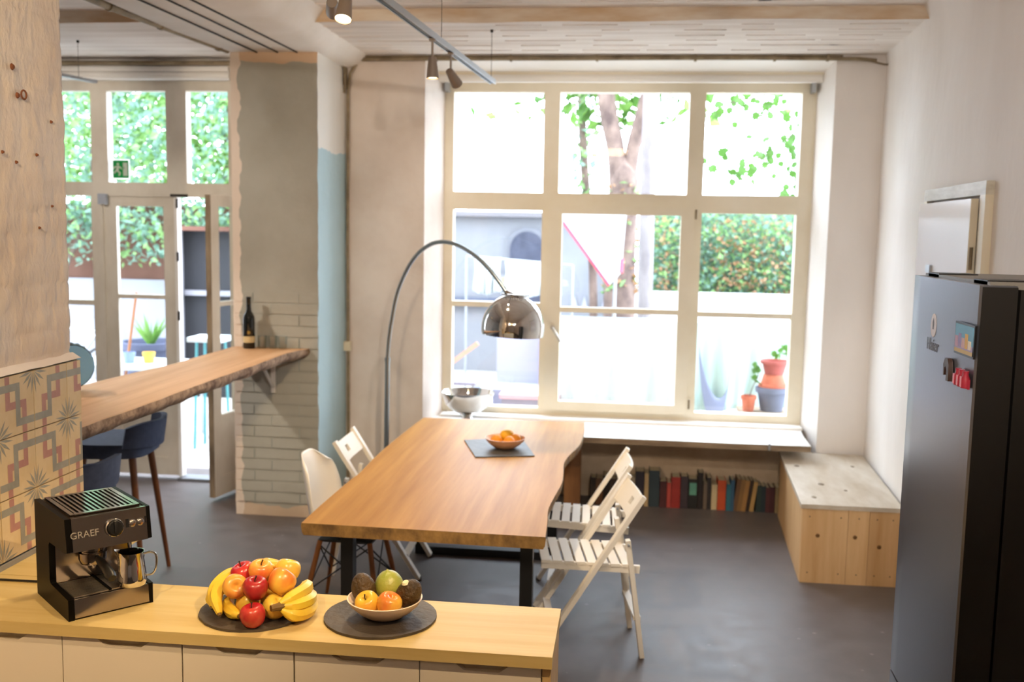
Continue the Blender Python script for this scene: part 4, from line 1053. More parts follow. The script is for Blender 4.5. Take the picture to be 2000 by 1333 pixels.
for x, y, r in ((-.2, .16, .014), (-.1, .48, .017), (-.17, .95, .016), (.02, .35, .01), (.2, 1.0, .012)):
    g = G(); g.lathe([(0, .4632), (r, .4632), (r * 1.1, .462)], 14, mat=Matrix.Translation((x, y, 0)) @ Matrix.Diagonal((1, 1.6, 1, 1))); g.out('knot', m_knot, bn)

# ------------------------------------------------------------------ fridge with magnets
fr_ = T(E('fridge', (.88, 2.9, 0)), 'tall grey fridge with magnets, black side towards the camera', 'fridge')
m_fr = M('grey_fridge_steel', '#787a82', .3, .75, bump=.015, bs=220, bst=(1, 1, .05))
m_fs = M('black_fridge_side', '#17130f', .45)
g = G(); P = [(.0, .282), (-.004, .2), (-.006, 0), (-.004, -.2), (.0, -.286), (.006, -.295), (.088, -.295), (.088, .292), (.004, .292)]
g.prism(P, .62, 1.878); g.out('door', m_fr, fr_, bevel=.003, smooth=30)
g = G(); g.prism(P, .06, .612); g.out('freezer_door', m_fr, fr_, bevel=.003, smooth=30)
g = G(); g.box((.004, -.2962, .06), (.089, -.2945, 1.874)); g.out('door_edge', m_fs, fr_)
g = G(); g.box((.098, -.29, .02), (.56, .288, 1.868)); g.out('body', m_fs, fr_, bevel=.004)
g = G(); g.box((.03, -.27, 1.868), (.55, .28, 1.886)); g.out('top_panel', M('fridge_top_grey', '#7e7870', .5), fr_, bevel=.004)
for y in (-.2, .2):
    g = G(); g.box((.03, y - .05, 1.877), (.14, y + .05, 1.889)); g.out('hinge_cover', m_fs, fr_, bevel=.006)
for x in (.12, .5):
    for y in (-.25, .25):
        g = G(); g.cyl((x, y, 0), (x, y, .03), .02, n=12); g.out('foot', m_blackp, fr_)
g = G(); g.lathe([(0, .0012), (.03, .0012), (.031, 0)], 32, mat=Matrix.Translation((-.006, .046, 1.745)) @ Matrix.Rotation(rad(-90), 4, 'Y') @ Matrix.Diagonal((1.1, .8, 1, 1))); so = g.out('oval_sticker', M('white_sticker', '#d9d2d6', .5), fr_)
g = G(); g.prism([(-.004, -.014), (.004, -.014), (.006, .006), (.0, .018), (-.006, .006)], .0072, .0078, fn=lambda a, b, z: (-z, .046 + a, 1.748 + b)); g.out('sticker_figure', M('sticker_grey', '#6a6a72', .6), so)
tx = textmesh('Haier', .05, .0004); tx.transform(Matrix.Translation((-.0068, .044, 1.688)) @ Matrix.Rotation(rad(-90), 4, 'Z') @ Matrix.Rotation(rad(90), 4, 'X')); tx.materials.append(MC['sticker_grey']); link('lettering', tx, fr_)
# picture magnet: small flat city print in a dark frame
mg = T(E('picture_magnet', (.8725, 2.66, 1.735)), 'rectangular picture magnet with a blue sky on the fridge', 'magnet')
g = G(); g.box((-.006, -.074, -.042), (0, .074, .042)); g.out('frame', m_blackp, mg, bevel=.002)
def pr_(y0, y1, z0, z1, c, k=0):
    g = G(); g.box((-.0068 - .0003 * k, y0, z0), (-.006, y1, z1)); g.out('print', M('print_' + c, c, .5), mg, smooth=0)
pr_(-.068, .069, -.036, .037, '#5f9fc0'); pr_(-.068, .069, -.036, -.012, '#9b8db0', 1); pr_(-.068, .069, -.036, -.026, '#c0a25a', 2)
for y0, y1, z1, c in ((.045, .066, .006, '#b98fa6'), (.02, .04, .014, '#8a79a8'), (-.005, .015, .004, '#c8a0a0'), (-.03, -.01, .016, '#d6a645'), (-.055, -.035, .0, '#e4d9c4')):
    pr_(y0, y1, -.022, z1, c, 3)
mg = T(E('arch_magnet', (.8735, 2.775, 1.642)), 'dark arched magnet below the picture on the fridge', 'magnet')
g = G(); P = [(-.022, -.03), (-.004, -.03), (-.004, -.002), (.004, .008), (.012, .004), (.014, -.016), (.02, -.018), (.024, .012), (.012, .03), (-.01, .03), (-.022, .014)]
g.prism(P, 0, .012, fn=lambda a, b, z: (-z, a, b)); g.out('magnet_body', M('dark_brown_resin', '#3a2218', .5), mg, bevel=.0015)
g = G(); g.prism([(-.003, -.026), (.011, -.018), (.011, .0), (.003, .004), (-.003, -.004)], 0, .006, fn=lambda a, b, z: (-z, a, b)); g.out('white_inlay', M('white_resin', '#d9d6d2', .5), mg)
mg = T(E('red_magnet', (.8735, 2.655, 1.636)), 'row of three small red figures as a fridge magnet', 'magnet')
m_rr = M('red_resin', '#a3283a', .4)
for k in range(3):
    g = G(); y = .028 - .028 * k
    g.tube([(-.008, y, -.022), (-.008, y, .0), (-.008, y, .012), (-.008, y, .022)], [.011, .012, .007, .008], 12); g.out('figure', m_rr, mg)
    g = G(); g.box((-.021, y - .004, -.018), (-.019, y + .004, .008)); g.out('pink_stripe', M('pink_resin', '#d98a98', .5), mg)
g = G(); g.box((-.006, -.04, -.024), (0, .04, .0)); g.out('magnet_base', m_rr, mg)

# ------------------------------------------------------------------ hatch on the right wall
ha = T(E('wall_hatch', (RX(5.1), 5.1, 1.25), -math.atan(.05)), 'shallow white hatch with cream frame in the right wall', 'hatch')
m_hf = M('streaked_white_wood', '#d9d4c6', .5, col2='#b9b2a2', vs=8, st=(1, .5, 3))
g = G(); g.box((-.035, -.55, .93), (.02, .55, .99)); g.out('frame_head', m_hf, ha, bevel=.003)
g = G(); g.box((-.035, -.55, 0), (.02, -.47, .93)); g.out('frame_side', m_frame, ha, bevel=.003)
g = G(); g.box((-.035, .49, 0), (.02, .55, .93)); g.out('frame_side', m_frame, ha, bevel=.003)
g = G(); g.box((-.062, -.435, .02), (-.03, .53, .915)); dp = g.out('hatch_door', M('glossy_white', '#e6e2e4', .22), ha, bevel=.004)
g = G(); g.box((-.0615, -.4375, .02), (-.03, -.435, .915)); g.out('door_edge', m_frame, dp)
g = G(); g.cyl((-.05, -.447, .6), (-.05, -.447, .7), .008, n=10); g.out('hinge', m_pipe, dp)
g = G(); g.box((-.075, .18, .56), (-.062, .26, .60)); g.out('latch', m_alu, dp, bevel=.003)

# ------------------------------------------------------------------ track lights
def spot_light(name_loc, aim, energy, size, parent, col=(1, .73, .42), blend=.5):
    L = bpy.data.lights.new('spot_bulb', 'SPOT'); L.energy = energy; L.color = col; L.spot_size = rad(size); L.spot_blend = blend; L.shadow_soft_size = .022
    o = bpy.data.objects.new('spot_bulb', L); COL.objects.link(o)
    dv = Vector(aim) - Vector(name_loc); o.location = Vector(name_loc) + dv.normalized() * .012
    o.rotation_euler = dv.to_track_quat('-Z', 'Y').to_euler()
    return o
m_cone = M('taupe_lamp_metal', '#8d7f74', .45, .3)
def lit(name, s): return M(name, '#fff1d6', .5, emit=('#ffd9a0', s))
COOL = (1, .88, .74)
def spot(top, aim, label, on=True, energy=90, size=70, length=.1, r=.03, col=(1, .73, .42)):
    """small cone spotlight hanging on a stem below the rail"""
    t = T(E('track_spotlight', top), label, 'lamp', 'small cone spotlights on the tracks')
    piv = Vector((0, 0, -.105)); d_ = (Vector(aim) - (Vector(top) + piv)).normalized()
    g = G(); g.cyl((0, 0, 0), piv, .0055, n=10); g.box((-.014, -.014, -.012), (.014, .014, 0)); g.out('stem', m_cone, t)
    q = d_.to_track_quat('Z', 'Y').to_matrix().to_4x4(); mt = Matrix.Translation(piv - d_ * .02) @ q
    g = G(); g.lathe([(0, 0), (r * .6, 0), (r * .66, .006), (r, length), (r * .93, length), (r * .5, .02), (0, .018)], 28, mat=mt); g.out('cone', m_cone, t, smooth=50)
    g = G(); g.lathe([(0, length - .006), (r * .9, length - .006)], 24, mat=mt); g.out('lens', lit('lit_lens', 14.) if on else m_cone, t)
    if on:
        spot_light(Vector(top) + piv + d_ * (length - .018), aim, energy, size, t, col)
    return t
tr = T(E('track_rail', (-.93, 3.6, 2.9)), 'silver lighting track hanging by wires over the dining table', 'track')
def rx(y): return -.861 - .0605 * (6.261 - y)
g = G(); a, b = Vector((rx(-.8) + .93, -.8 - 3.6, 0)), Vector((rx(6.26) + .93, 6.26 - 3.6, 0)); g.bar(a, b, .036, .02); g.bar(a + Vector((-.015, 0, -.013)), b + Vector((-.015, 0, -.013)), .006, .01); g.bar(a + Vector((.015, 0, -.013)), b + Vector((.015, 0, -.013)), .006, .01); g.out('rail', m_alu, tr, bevel=.002)
g = G(); g.bar(a + Vector((0, 0, -.0115)), b + Vector((0, 0, -.0115)), .02, .004); g.out('dark_slot', m_blackp, tr)
for y in (6.2, 4.95, 3.9, 2.2, .6):
    g = G(); z = (3.2 if y > 5.92 else 3.265); g.cyl((rx(y) + .93, y - 3.6, .01), (rx(y) + .93, y - 3.6, z - 2.9), .0016, n=6); g.cyl((rx(y) + .93, y - 3.6, z - 2.915), (rx(y) + .93, y - 3.6, z - 2.9), .009, n=10); g.out('wire', m_groove, tr)
spot((rx(4.78), 4.78, 2.885), (rx(4.78) + .05, 4.75, .75), 'lit cone spotlight on the track above the table', True, 60, 122)
spot((rx(5.15), 5.15, 2.885), (rx(5.15) + .75, 7.1, 1.3), 'tilted cone spotlight nearest the window, turned away', True, 22, 110, col=COOL)
# second track, left, mostly above the frame
tr2 = T(E('track_rail', (-1.03, 2.2, 2.885)), 'second lighting track above the kitchen worktop', 'track')
g = G(); g.bar((-.02, -2.2, 0), (.02, 1.35, 0), .036, .022); g.out('rail', m_alu, tr2, bevel=.002)
for y in (-1.5, 0, 1.2):
    g = G(); g.cyl((y * .013, y, .01), (y * .013, y, .38), .0016, n=6); g.out('wire', m_groove, tr2)
spot((-.985, 3.43, 2.872), (-1.0, 2.6, .93), 'brightly lit cone spotlight at the top edge over the worktop', True, 50, 70)
spot((-1.06, 3.52, 2.876), (-1.6, 6.0, 2.5), 'unlit cone spotlight just left of the bright one', False)
spot((-1.04, .7, 2.872), (-1.96, 2.9, 1.75), 'cone spotlight over the kitchen shining on the left wall', True, 115, 80)
spot((rx(1.9), 1.9, 2.885), (1.25, 5.8, .35), 'added unseen fill spotlight on the main track, aimed at the box bench', True, 95, 36, col=COOL)  # unseen spot added to brighten the bench from the front
spot((rx(.4), .4, 2.885), (-2.2, 6.4, 1.6), 'added unseen fill spotlight on the main track, aimed at the pillar', True, 26, 60, col=COOL)  # unseen spot added to lift the pillar front
# unseen third track, added to carry the cabinet spot and two fill spots
tr4 = T(E('track_rail', (.42, .6, 2.885)), 'unseen third lighting track added over the right side of the kitchen', 'track')
g = G(); g.bar((0, -1.8, 0), (0, 1.2, 0), .036, .022); g.out('rail', m_alu, tr4, bevel=.002)
for y in (-1.5, 0, 1.0):
    g = G(); g.cyl((0, y, .01), (0, y, .38), .0016, n=6); g.out('wire', m_groove, tr4)
spot((.42, 1.55, 2.872), (-.75, 2.45, .55), 'cone spotlight over the kitchen shining on the cabinet fronts', True, 110, 62)
spot((.42, .9, 2.872), (.2, 7.1, 1.3), 'added unseen fill spotlight on the third track, aimed at the window wall', True, 100, 70, col=COOL)  # added out of view to brighten the window wall
spot((.42, .2, 2.872), (-1.5, 6.6, 1.4), 'added unseen fill spotlight on the third track, aimed across the room', True, 55, 60, col=COOL)  # added out of view as frontal fill for the far side
tr3 = T(E('track_rail', (-3.72, 6.5, 2.95)), 'short lighting track on a wire in the door bay', 'track')
g = G(); g.bar((-.35, -1.6, 0), (.03, .16, 0), .036, .02); g.out('rail', m_alu, tr3, bevel=.002)
g = G(); g.cyl((0, 0, .01), (.0, 0, .25), .0016, n=6); g.cyl((0, 0, .235), (0, 0, .25), .009, n=10); g.out('wire', m_groove, tr3)
spot((-4.06, 4.95, 2.935), (-3.5, 7.2, 1.5), 'added unseen fill spotlight on the door bay track, aimed at the doors', True, 50, 100, col=COOL)  # unseen lamp added to brighten the door frames
spot((-4.0, 5.22, 2.935), (-2.7, 5.5, 0), 'second added unseen fill spotlight on the door bay track, aimed at the floor', True, 70, 85, col=COOL)  # unseen lamp added to lighten the floor on the left
# fill lamp added on the kitchen ceiling, unseen behind the camera
kl = T(E('added_fill_lamp', (-.3, -.9, 3.265)), 'round opal fill lamp added unseen over the kitchen', 'lamp')
g = G(); g.lathe([(0, 0), (.26, 0), (.26, -.03), (0, -.03)], 40); g.out('fill_lamp_plate', m_alu, kl)
g = G(); g.lathe([(.25, -.03), (.25, -.08), (.2, -.11), (0, -.12)], 40); g.out('fill_lamp_shade', M('fill_lamp_glow', '#fff2dc', .5, emit=('#ffd3a0', 8.)), kl)
# ================================================================== courtyard outside
m_yard = M('pale_courtyard_paving', '#b5b1aa', .9, col2='#a39e97', vs=1.5, world_co=True, spec=.1)
m_yw = M('shade_greyed_wall', '#909299', .9, col2='#85878f', vs=.8, world_co=True, spec=.1)  # white walls, greyed in the colour for courtyard shade that is not built
m_yb = M('brown_render', '#6b4f44', .9, col2='#573d33', vs=1.2, world_co=True, spec=.1)
m_dg = M('dark_window_glass', '#3a3f52', .4, col2='#4a4f63', vs=6)
g = G(); g.box((-16, 7.62, -.14), (12, 32, -.05)); S(g.out('courtyard_floor', m_yard, smooth=0), 'pale paved courtyard outside')
# annexe with arched window opposite the large window
ax = T(E('annexe_building', (-2.0, 14, -.05)), 'low white annexe with an arched dark window across the courtyard', 'building')
g = G(); g.box((-3.0, 0, 0), (1.92, 2.5, 2.2)); g.out('wall', m_yw, ax, smooth=0)
g = G(); g.box((-3.1, -.12, 2.2), (2.0, 2.6, 2.27)); g.out('roof_edge', M('roof_lead', '#7d7a80', .8), ax, bevel=.01)
arch = [(-.24, 0), (.24, 0)] + [(.24 * math.cos(a), .72 + .26 * math.sin(a)) for a in [math.pi * k / 14 for k in range(15)]]
g = G(); g.prism([(x * 1.18, z * 1.06) for x, z in arch], -.05, -.0, fn=lambda a, b, z: (.6 + a, z, 1.02 + b)); g.out('arch_surround', M('grey_stone', '#7a7c86', .9), ax)
g = G(); g.prism(arch, -.07, -.045, fn=lambda a, b, z: (.6 + a, z, 1.02 + b)); g.out('window', m_dg, ax)
for k in range(5):
    g = G(); x = 1.28 + k * .14; g.prism([(x - .045, .95), (x + .045, .95), (x, 1.12)], -.03, -.005, fn=lambda a, b, z: (a, z, b)); g.out('finial', M('grey_finial', '#a6a8b8', .8), ax)
g = G(); g.box((-1.3, -.1, .93), (.25, -.03, 1.06)); g.out('dark_ledge', M('slate_blue_board', '#5d6478', .7), ax, bevel=.01)
# low white wall with the ivy hedge above it on the right
g = G(); g.box((-.2, 12.75, -.05), (5.5, 12.95, 1.22)); T(g.out('garden_wall', M('bright_garden_wall', '#c4c5c8', .9), bevel=.02), 'low white garden wall under the ivy hedge', 'wall')
def leaves(n, fn, size, mats, name, parent=None, seed=1):
    """n small folded leaf blades scattered by fn(rng) -> (x, y, z)"""
    rng = random.Random(seed); g = G()
    for _ in range(n):
        p = Vector(fn(rng)); a = Vector((rng.gauss(0, 1), rng.gauss(0, 1), rng.gauss(0, .8))).normalized(); b = a.orthogonal().normalized()
        b = (b * math.cos(rng.random() * 6.3) + a.cross(b) * math.sin(rng.random() * 6.3)); s = size * rng.uniform(.6, 1.3); c = a.cross(b) * .25 * s
        v = [g._v(p - a * s), g._v(p + b * s * .55 + c), g._v(p + a * s), g._v(p - b * s * .55 + c)]
        mi = rng.randrange(len(mats))
        for q in ((0, 1, 2), (0, 2, 3)):
            f = g.bm.faces.new([v[i] for i in q]); f.material_index = mi
    return g.out(name, mats, parent, smooth=0, normals=False)
lf1 = leafm('leaf_green', '#9abf78', '#7aa568'); lf2 = leafm('leaf_blue_green', '#8aab98', '#6c9080'); lf3 = leafm('leaf_brown', '#bb8f6c', '#94724f'); lf4 = leafm('leaf_light', '#7da650', '#648f40')
lf5 = leafm('maple_leaf', '#517d30', '#406a26')
hd = T(E('ivy_hedge', (2.25, 13.75, 1.2)), 'dense ivy hedge with brown patches behind the low white wall', 'hedge')
def hf(rng):
    x = rng.uniform(-2.0, 3.2); z = rng.uniform(-.25, 1.15 + .25 * nz((x, 0, 0), 1.5)); return (x, rng.gauss(0, .16) - .1 + .22 * nz((x, z, 3), 1.3), z)
o = leaves(11000, hf, .042, [lf1, lf2, lf2], 'foliage', hd, 3); o['kind'] = 'stuff'
def hf2(rng):
    x = rng.choice((-1.75, -1.45, -1.0, -.75, -.55, -.25, .3)) + rng.gauss(0, .1); z = rng.uniform(-.2, .95); return (x, -.35 + rng.gauss(0, .06), z)
o = leaves(1500, hf2, .036, [lf3, lf3, lf1], 'dry_foliage', hd, 4); o['kind'] = 'stuff'
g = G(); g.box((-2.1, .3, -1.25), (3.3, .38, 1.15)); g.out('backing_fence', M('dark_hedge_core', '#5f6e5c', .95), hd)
# big forked tree in the middle
m_bark2 = M('mottled_bark', '#7d6a60', .9, col2='#4c3d39', vs=7, st=(1, 1, .5), bump=.8, bs=14)
tr_ = T(E('forked_tree', (-.08, 12, -.05)), 'big forked tree with mottled bark in the courtyard', 'tree')
g = G(); g.tube(smoothpath([(.0, 0, 0), (.0, 0, 1.0), (-.005, 0, 1.8), (.01, 0, 2.5), (0, 0, 2.9)], 4), [.22, .21, .2, .19, .19, .19, .19, .185, .18, .18, .18, .18, .175, .17, .15, .11, .05], 18); g.out('trunk', m_bark2, tr_)
g = G(); g.tube(smoothpath([(-.04, 0, 2.3), (-.09, 0, 2.95), (-.21, .05, 3.5), (-.26, .1, 4.2), (-.3, .1, 6)], 4), .105, 14); g.out('branch', m_bark2, tr_)
g = G(); g.tube(smoothpath([(.05, 0, 2.3), (.1, 0, 2.95), (.23, -.05, 3.5), (.36, -.1, 4.2), (.5, -.1, 6)], 4), .085, 14); g.out('branch', m_bark2, tr_)
def tf(rng): return (rng.gauss(-.1, .75), rng.uniform(.2, .55), rng.uniform(3.3, 6.2))
o = leaves(1500, tf, .09, [lf5, lf4], 'foliage', tr_, 5); o['kind'] = 'stuff'
def ivy(rng): a = rng.uniform(0, 6.3); return (.2 * math.cos(a), .2 * math.sin(a), rng.uniform(1.3, 2.6))
o = leaves(160, ivy, .05, [lf3, lf1], 'ivy', tr_, 6); o['kind'] = 'stuff'
g = G(); t2 = T(E('smooth_grey_tree', (.2, 11.2, -.05)), 'slim smooth grey tree trunk in front of the forked tree', 'tree')
g.tube(smoothpath([(.02, 0, 0), (.01, 0, 1.5), (0, 0, 3), (.02, 0, 6)], 4), .082, 16); g.out('trunk', M('smooth_grey_bark', '#8a8484', .8, col2='#706a6c', vs=5, st=(1, 1, .4)), t2)
t3 = T(E('ivy_tree', (-.64, 13.0, -.05)), 'thin leaning tree overgrown with ivy left of the forked tree', 'tree')
g = G(); g.tube(smoothpath([(.24, 0, 0), (.2, 0, 1.5), (.06, 0, 2.8), (0, 0, 4), (.1, 0, 6)], 4), .055, 12); g.out('trunk', m_bark2, t3)
def tf3(rng): z = rng.uniform(2.2, 4.2); return (.12 - .03 * z + rng.gauss(.03, .12), rng.gauss(0, .1), z)
o = leaves(330, tf3, .055, [lf1, lf2], 'ivy', t3, 7); o['kind'] = 'stuff'
# maple branch reaching in from the right, built of lobed leaves
mb = T(E('maple_tree', (2.1, 9.6, 3.4)), 'maple whose leafy branch hangs in at the upper right of the window', 'tree')
g = G(); g.tube([(1.0, .1, -3.45), (.98, .1, -1), (.9, .1, 1.2)], [.14, .12, .09], 12); g.out('trunk', m_bark2, mb)
g = G(); twigs = [[(.95, .1, .2), (.2, 0, .25), (-.35, .0, .0), (-.8, .05, -.12), (-1.25, .05, -.22)], [(.95, .1, -.1), (-.1, 0, .1), (-.45, 0, -.3), (-.75, .05, -.62), (-1.0, .0, -.75), (-1.25, .0, -.78)], [(-.25, -.02, -.1), (-.4, .05, -.5), (-.5, .05, -.8), (-.55, .0, -1.05)]]
for t_ in twigs: g.tube(smoothpath(t_, 5), .006, 6)
g.out('twig', m_bark2, mb)
lobes = [(0, -1), (.25, -.55), (.75, -.6), (.6, -.2), (1, .15), (.5, .2), (.45, .6), (.15, .5), (0, 1), (-.15, .5), (-.45, .6), (-.5, .2), (-1, .15), (-.6, -.2), (-.75, -.6), (-.25, -.55)]
gm = G(); ce = gm._v((0, 0, 0)); vv = [gm._v((a * .06, .012 * abs(a), b * .06)) for a, b in lobes]
for i in range(16): gm.bm.faces.new((ce, vv[i], vv[(i + 1) % 16]))
maple = gm.mesh('leaf', lf5, smooth=0, normals=False)
rng = random.Random(12)
for i in range(190):
    t_ = smoothpath(rng.choice(twigs), 6); p = rng.choice([q for q in t_ if q.x < -.15]); s = rng.uniform(.7, 1.25)
    o = link('leaf', maple, mb, p + Vector((rng.gauss(0, .09), rng.gauss(0, .07), rng.gauss(-.03, .08)))); o.scale = (s, s, s); o.rotation_euler = (rng.gauss(0, .45), rng.gauss(0, .9), rng.gauss(0, .5))
# laundry rack with sheets
m_sheet = M('white_sheet', '#bfc8ca', .8, spec=.1); m_mint = M('mint_sheet', '#adc2bc', .8, spec=.1)
rk = T(E('drying_rack', (.45, 9.2, -.05)), 'metal drying rack carrying white sheets outside the window', 'drying rack')
g = G()
for y in (-.16, .16): g.tube([(-1.1, y, 1.22), (1.15, y, 1.22)], .01, 8)
for x in (-1.1, 1.15):
    g.tube([(x, -.16, 1.22), (x, .16, 1.22)], .01, 8)
for x in (-1.0, 1.05):
    g.tube([(x, -.3, 0), (x, .16, 1.2)], .01, 8); g.tube([(x, .3, 0), (x, -.16, 1.2)], .01, 8)
g.out('rack_frame', m_alu, rk)
def sheet(x0, x1, y, z0, z1, mat, label, k, name='bed_sheet', over=.1, loc=(.45, 9.2, -.05)):
    g = G()
    def f(u, v):
        x = x0 + (x1 - x0) * u; fold = .022 * math.sin(u * 17 + k) + .014 * math.sin(u * 41 + k * 2)
        if v < .12: return (x, y + .012 + fold * .2 + over * (1 - v / .12), z1 + .012 - .02 * (1 - v / .12) ** 2)
        t = (v - .12) / .88; return (x + .01 * math.sin(t * 5 + u * 9), y - .012 + fold * t * 1.5, z1 + .01 - (z1 - z0) * t + .02 * math.sin(u * 6 + k) * t)
    g.grid(f, 60, 16); o = g.out(name, mat, loc=loc, smooth=80)
    md = o.modifiers.new('thickness', 'SOLIDIFY'); md.thickness = .003
    return T(o, label, 'laundry', 'laundry on the drying rack')
sheet(-1.07, .06, -.17, .36, 1.23, m_sheet, 'wide white bed sheet on the drying rack behind the casement', 1)
sheet(.1, 1.02, -.17, .44, 1.23, m_mint, 'pale mint sheet on the drying rack behind the right panes', 4)
# added grey cloth in place of a shaded fold of the mint sheet
g = G(); g.grid(lambda u, v: (.2 + .3 * u, -.22 - .03 * math.sin(3.14 * u), 1.2 - .75 * (u * (1 - u) * 4) ** .6 * (.55 + .45 * v) - .5 * u * (1 - v) * .25 - .25 * u), 20, 6); o = g.out('fold_shade_cloth', M('fold_shade_grey', '#8088a2', .8), loc=(.45, 9.2, -.05), smooth=80)
md = o.modifiers.new('thickness', 'SOLIDIFY'); md.thickness = .004
T(o, 'added lavender cloth standing in for a shaded fold of the mint sheet', 'laundry', 'laundry on the drying rack')
# plant pots by the window
m_terra = M('terracotta', '#b5654a', .8, col2='#a0543c', vs=8); m_terra2 = M('dusky_terracotta', '#9c4f48', .8); m_gpot = M('grey_blue_pot', '#5f6577', .7)
pb = T(E('plant_bench', (1.27, 8.42, -.05)), 'low plank bench carrying plant pots outside', 'bench')
g = G(); g.box((-.3, -.18, .53), (.45, .18, .565)); g.out('plank', m_wood_old, pb, bevel=.004)
for x in (-.25, .38):
    g = G(); g.box((x - .02, -.16, 0), (x + .02, .16, .53)); g.out('leg', m_wood_old, pb)
def pot(loc, r, h, mat, label, name='plant_pot', inv=False):
    pr0 = [(0, 0), (r * .72, 0), (r * .95, h * .78), (r * 1.08, h * .78), (r * 1.1, h), (r * .98, h), (r * .9, h * .8), (0, h * .8)]
    if inv: pr0 = [(q, h - z) for q, z in pr0]
    g = G(); g.lathe(pr0, 32); return T(g.out(name, mat, loc=loc), label, 'pot', 'plant pots outside the window')
pot((1.235, 8.42, .5165), .125, .2, m_gpot, 'grey-blue plant pot at the bottom of the stack')
pot((1.24, 8.42, .7185), .108, .105, m_terra, 'orange terracotta pot in the middle of the stack', inv=True)
pot((1.245, 8.42, .8255), .105, .115, m_terra2, 'dusky red pot on top of the stack')
pot((1.04, 8.36, .5165), .06, .13, m_terra, 'small terracotta pot with a stem beside the stack')
sp_ = T(E('potted_sprout', (1.04, 8.36, .622)), 'thin sprout in the small terracotta pot', 'plant')
g = G(); g.tube(smoothpath([(0, 0, 0), (.03, 0, .1), (.07, 0, .2), (.06, .02, .28)], 4), .004, 6); g.out('stem', m_bark2, sp_)
for i in range(9):
    o = link('leaf', maple, sp_, (.03 + .05 * random.random(), .03 * random.uniform(-1, 1), .13 + .16 * random.random())); o.scale = (.6, .6, .6); o.rotation_euler = (random.gauss(0, .8), random.gauss(0, .8), random.gauss(0, .8))
tp = T(E('pot_seedling', (1.26, 8.42, .917)), 'tuft of green leaves in the topmost pot', 'plant')
for i in range(14):
    o = link('leaf', maple, tp, (.04 + .06 * random.uniform(-1, 1), .05 * random.uniform(-1, 1), .03 + .12 * random.random())); o.scale = (.6, .6, .6); o.rotation_euler = (random.gauss(0, .8), random.gauss(0, .8), random.gauss(0, .8))
# white sun sail with red hem
g = G(); A_, B_, C2, D2 = Vector((-.9, 10.6, 2.35)), Vector((-.02, 10.9, 2.25)), Vector((-.06, 10.5, 1.55)), Vector((-.18, 10.4, 1.42))
def sail(u, v): p = A_.lerp(B_, u).lerp(D2.lerp(C2, u), v); return (p.x, p.y + .08 * math.sin(3.1 * u) * math.sin(3.1 * v), p.z)
sl_ = T(E('sun_sail', (0, 0, 0)), 'white sun sail with a red hem slanting across the courtyard', 'sail')
g.grid(sail, 14, 14); o = g.out('cloth', m_sheet, sl_, smooth=80); md = o.modifiers.new('thickness', 'SOLIDIFY'); md.thickness = .006
m_red = M('red_hem', '#d8455a', .7)
g = G(); g.tube([sail(0, k / 10) for k in range(3, 11)], .016, 8); g.out('red_hem', m_red, sl_)
g = G(); g.tube([sail(1, k / 10) for k in range(8, 11)], .02, 8); g.out('red_hem', m_red, sl_)
g = G(); g.tube([(-.12, 10.45, -.05), (-.12, 10.45, 1.5)], .018, 8); g.out('sail_pole', m_alu, sl_)
# towel rack and garden furniture left
rk2 = T(E('towel_rack', (-1.15, 10.2, -.05)), 'folding rack with two white towels left in the courtyard', 'drying rack')
g = G(); g.tube([(-.5, 0, 1.75), (.6, 0, 1.68)], .01, 8); g.tube([(-.5, 0, 0), (-.5, 0, 1.75)], .012, 8); g.tube([(.6, 0, 0), (.6, 0, 1.68)], .012, 8); g.out('rack_frame', m_alu, rk2)
sheet(-.42, -.14, 0, 1.36, 1.735, m_sheet, 'smaller white towel on the left rack', 2, 'towel', .05, (-1.15, 10.2, -.05))
sheet(-.1, .48, 0, 1.34, 1.7, m_sheet, 'larger white towel on the left rack', 3, 'towel', .05, (-1.15, 10.2, -.05))
gs = T(E('garden_sofa', (-1.15, 9.4, -.05)), 'lavender cushioned garden sofa behind the lamp shade', 'sofa')
m_lav = M('lavender_cushion', '#a7a9c4', .85); m_pinkr = M('pink_rug', '#d8a7ae', .9)
g = G(); g.box((-.1, 0, .35), (.34, .5, .5)); g.out('seat_cushion', m_lav, gs, bevel=.03, seg=3)
g = G(); g.box((-.12, .42, .5), (.34, .6, 1.05)); g.out('back_cushion', m_lav, gs, bevel=.04, seg=3)
for x in (-.08, .3):
    for y in (.04, .5):
        g = G(); g.box((x - .02, y - .02, 0), (x + .02, y + .02, .35)); g.out('leg', m_wood_old, gs)
pbn = T(E('low_pallet_bench', (-1.02, 8.9, -.05)), 'low pallet bench with a pink rug outside the left panes', 'bench')
g = G(); g.box((-.08, 0, .0), (.42, .35, .5)); g.out('pallet', M('grey_lilac_wood', '#8d8798', .85), pbn, bevel=.01)
g = G(); g.box((-.1, -.02, .5), (.44, .37, .54)); g.out('pink_rug', m_pinkr, pbn, bevel=.015, seg=2)
g = G(); bx_ = T(E('white_crate', (-.78, 9.4, .6)), 'white crate in the courtyard behind the pink rug bench', 'crate')
g.box((0, .3, -.65), (.4, .6, .42)); g.out('crate_body', m_yw, bx_, bevel=.01)
pk = T(E('garden_table', (-1.55, 9.0, -.05)), 'small grey garden table with an orange board at the left pane', 'table')
g = G(); g.box((-.15, -.2, .62), (.22, .3, .65)); g.out('table_top', M('grey_lilac_wood', '#8d8798', .85), pk, bevel=.005)
for x in (-.12, .19):
    g = G(); g.box((x - .015, -.15, 0), (x + .015, .25, .62)); g.out('leg', m_alu, pk)
g = G(); g.box((-.02, -.01, -.24), (.02, .01, .24)); o = g.out('orange_board', M('orange_board', '#e0a08a', .8), pk, loc=(.02, .0, .84)); o.rotation_euler = (0, rad(52), 0)
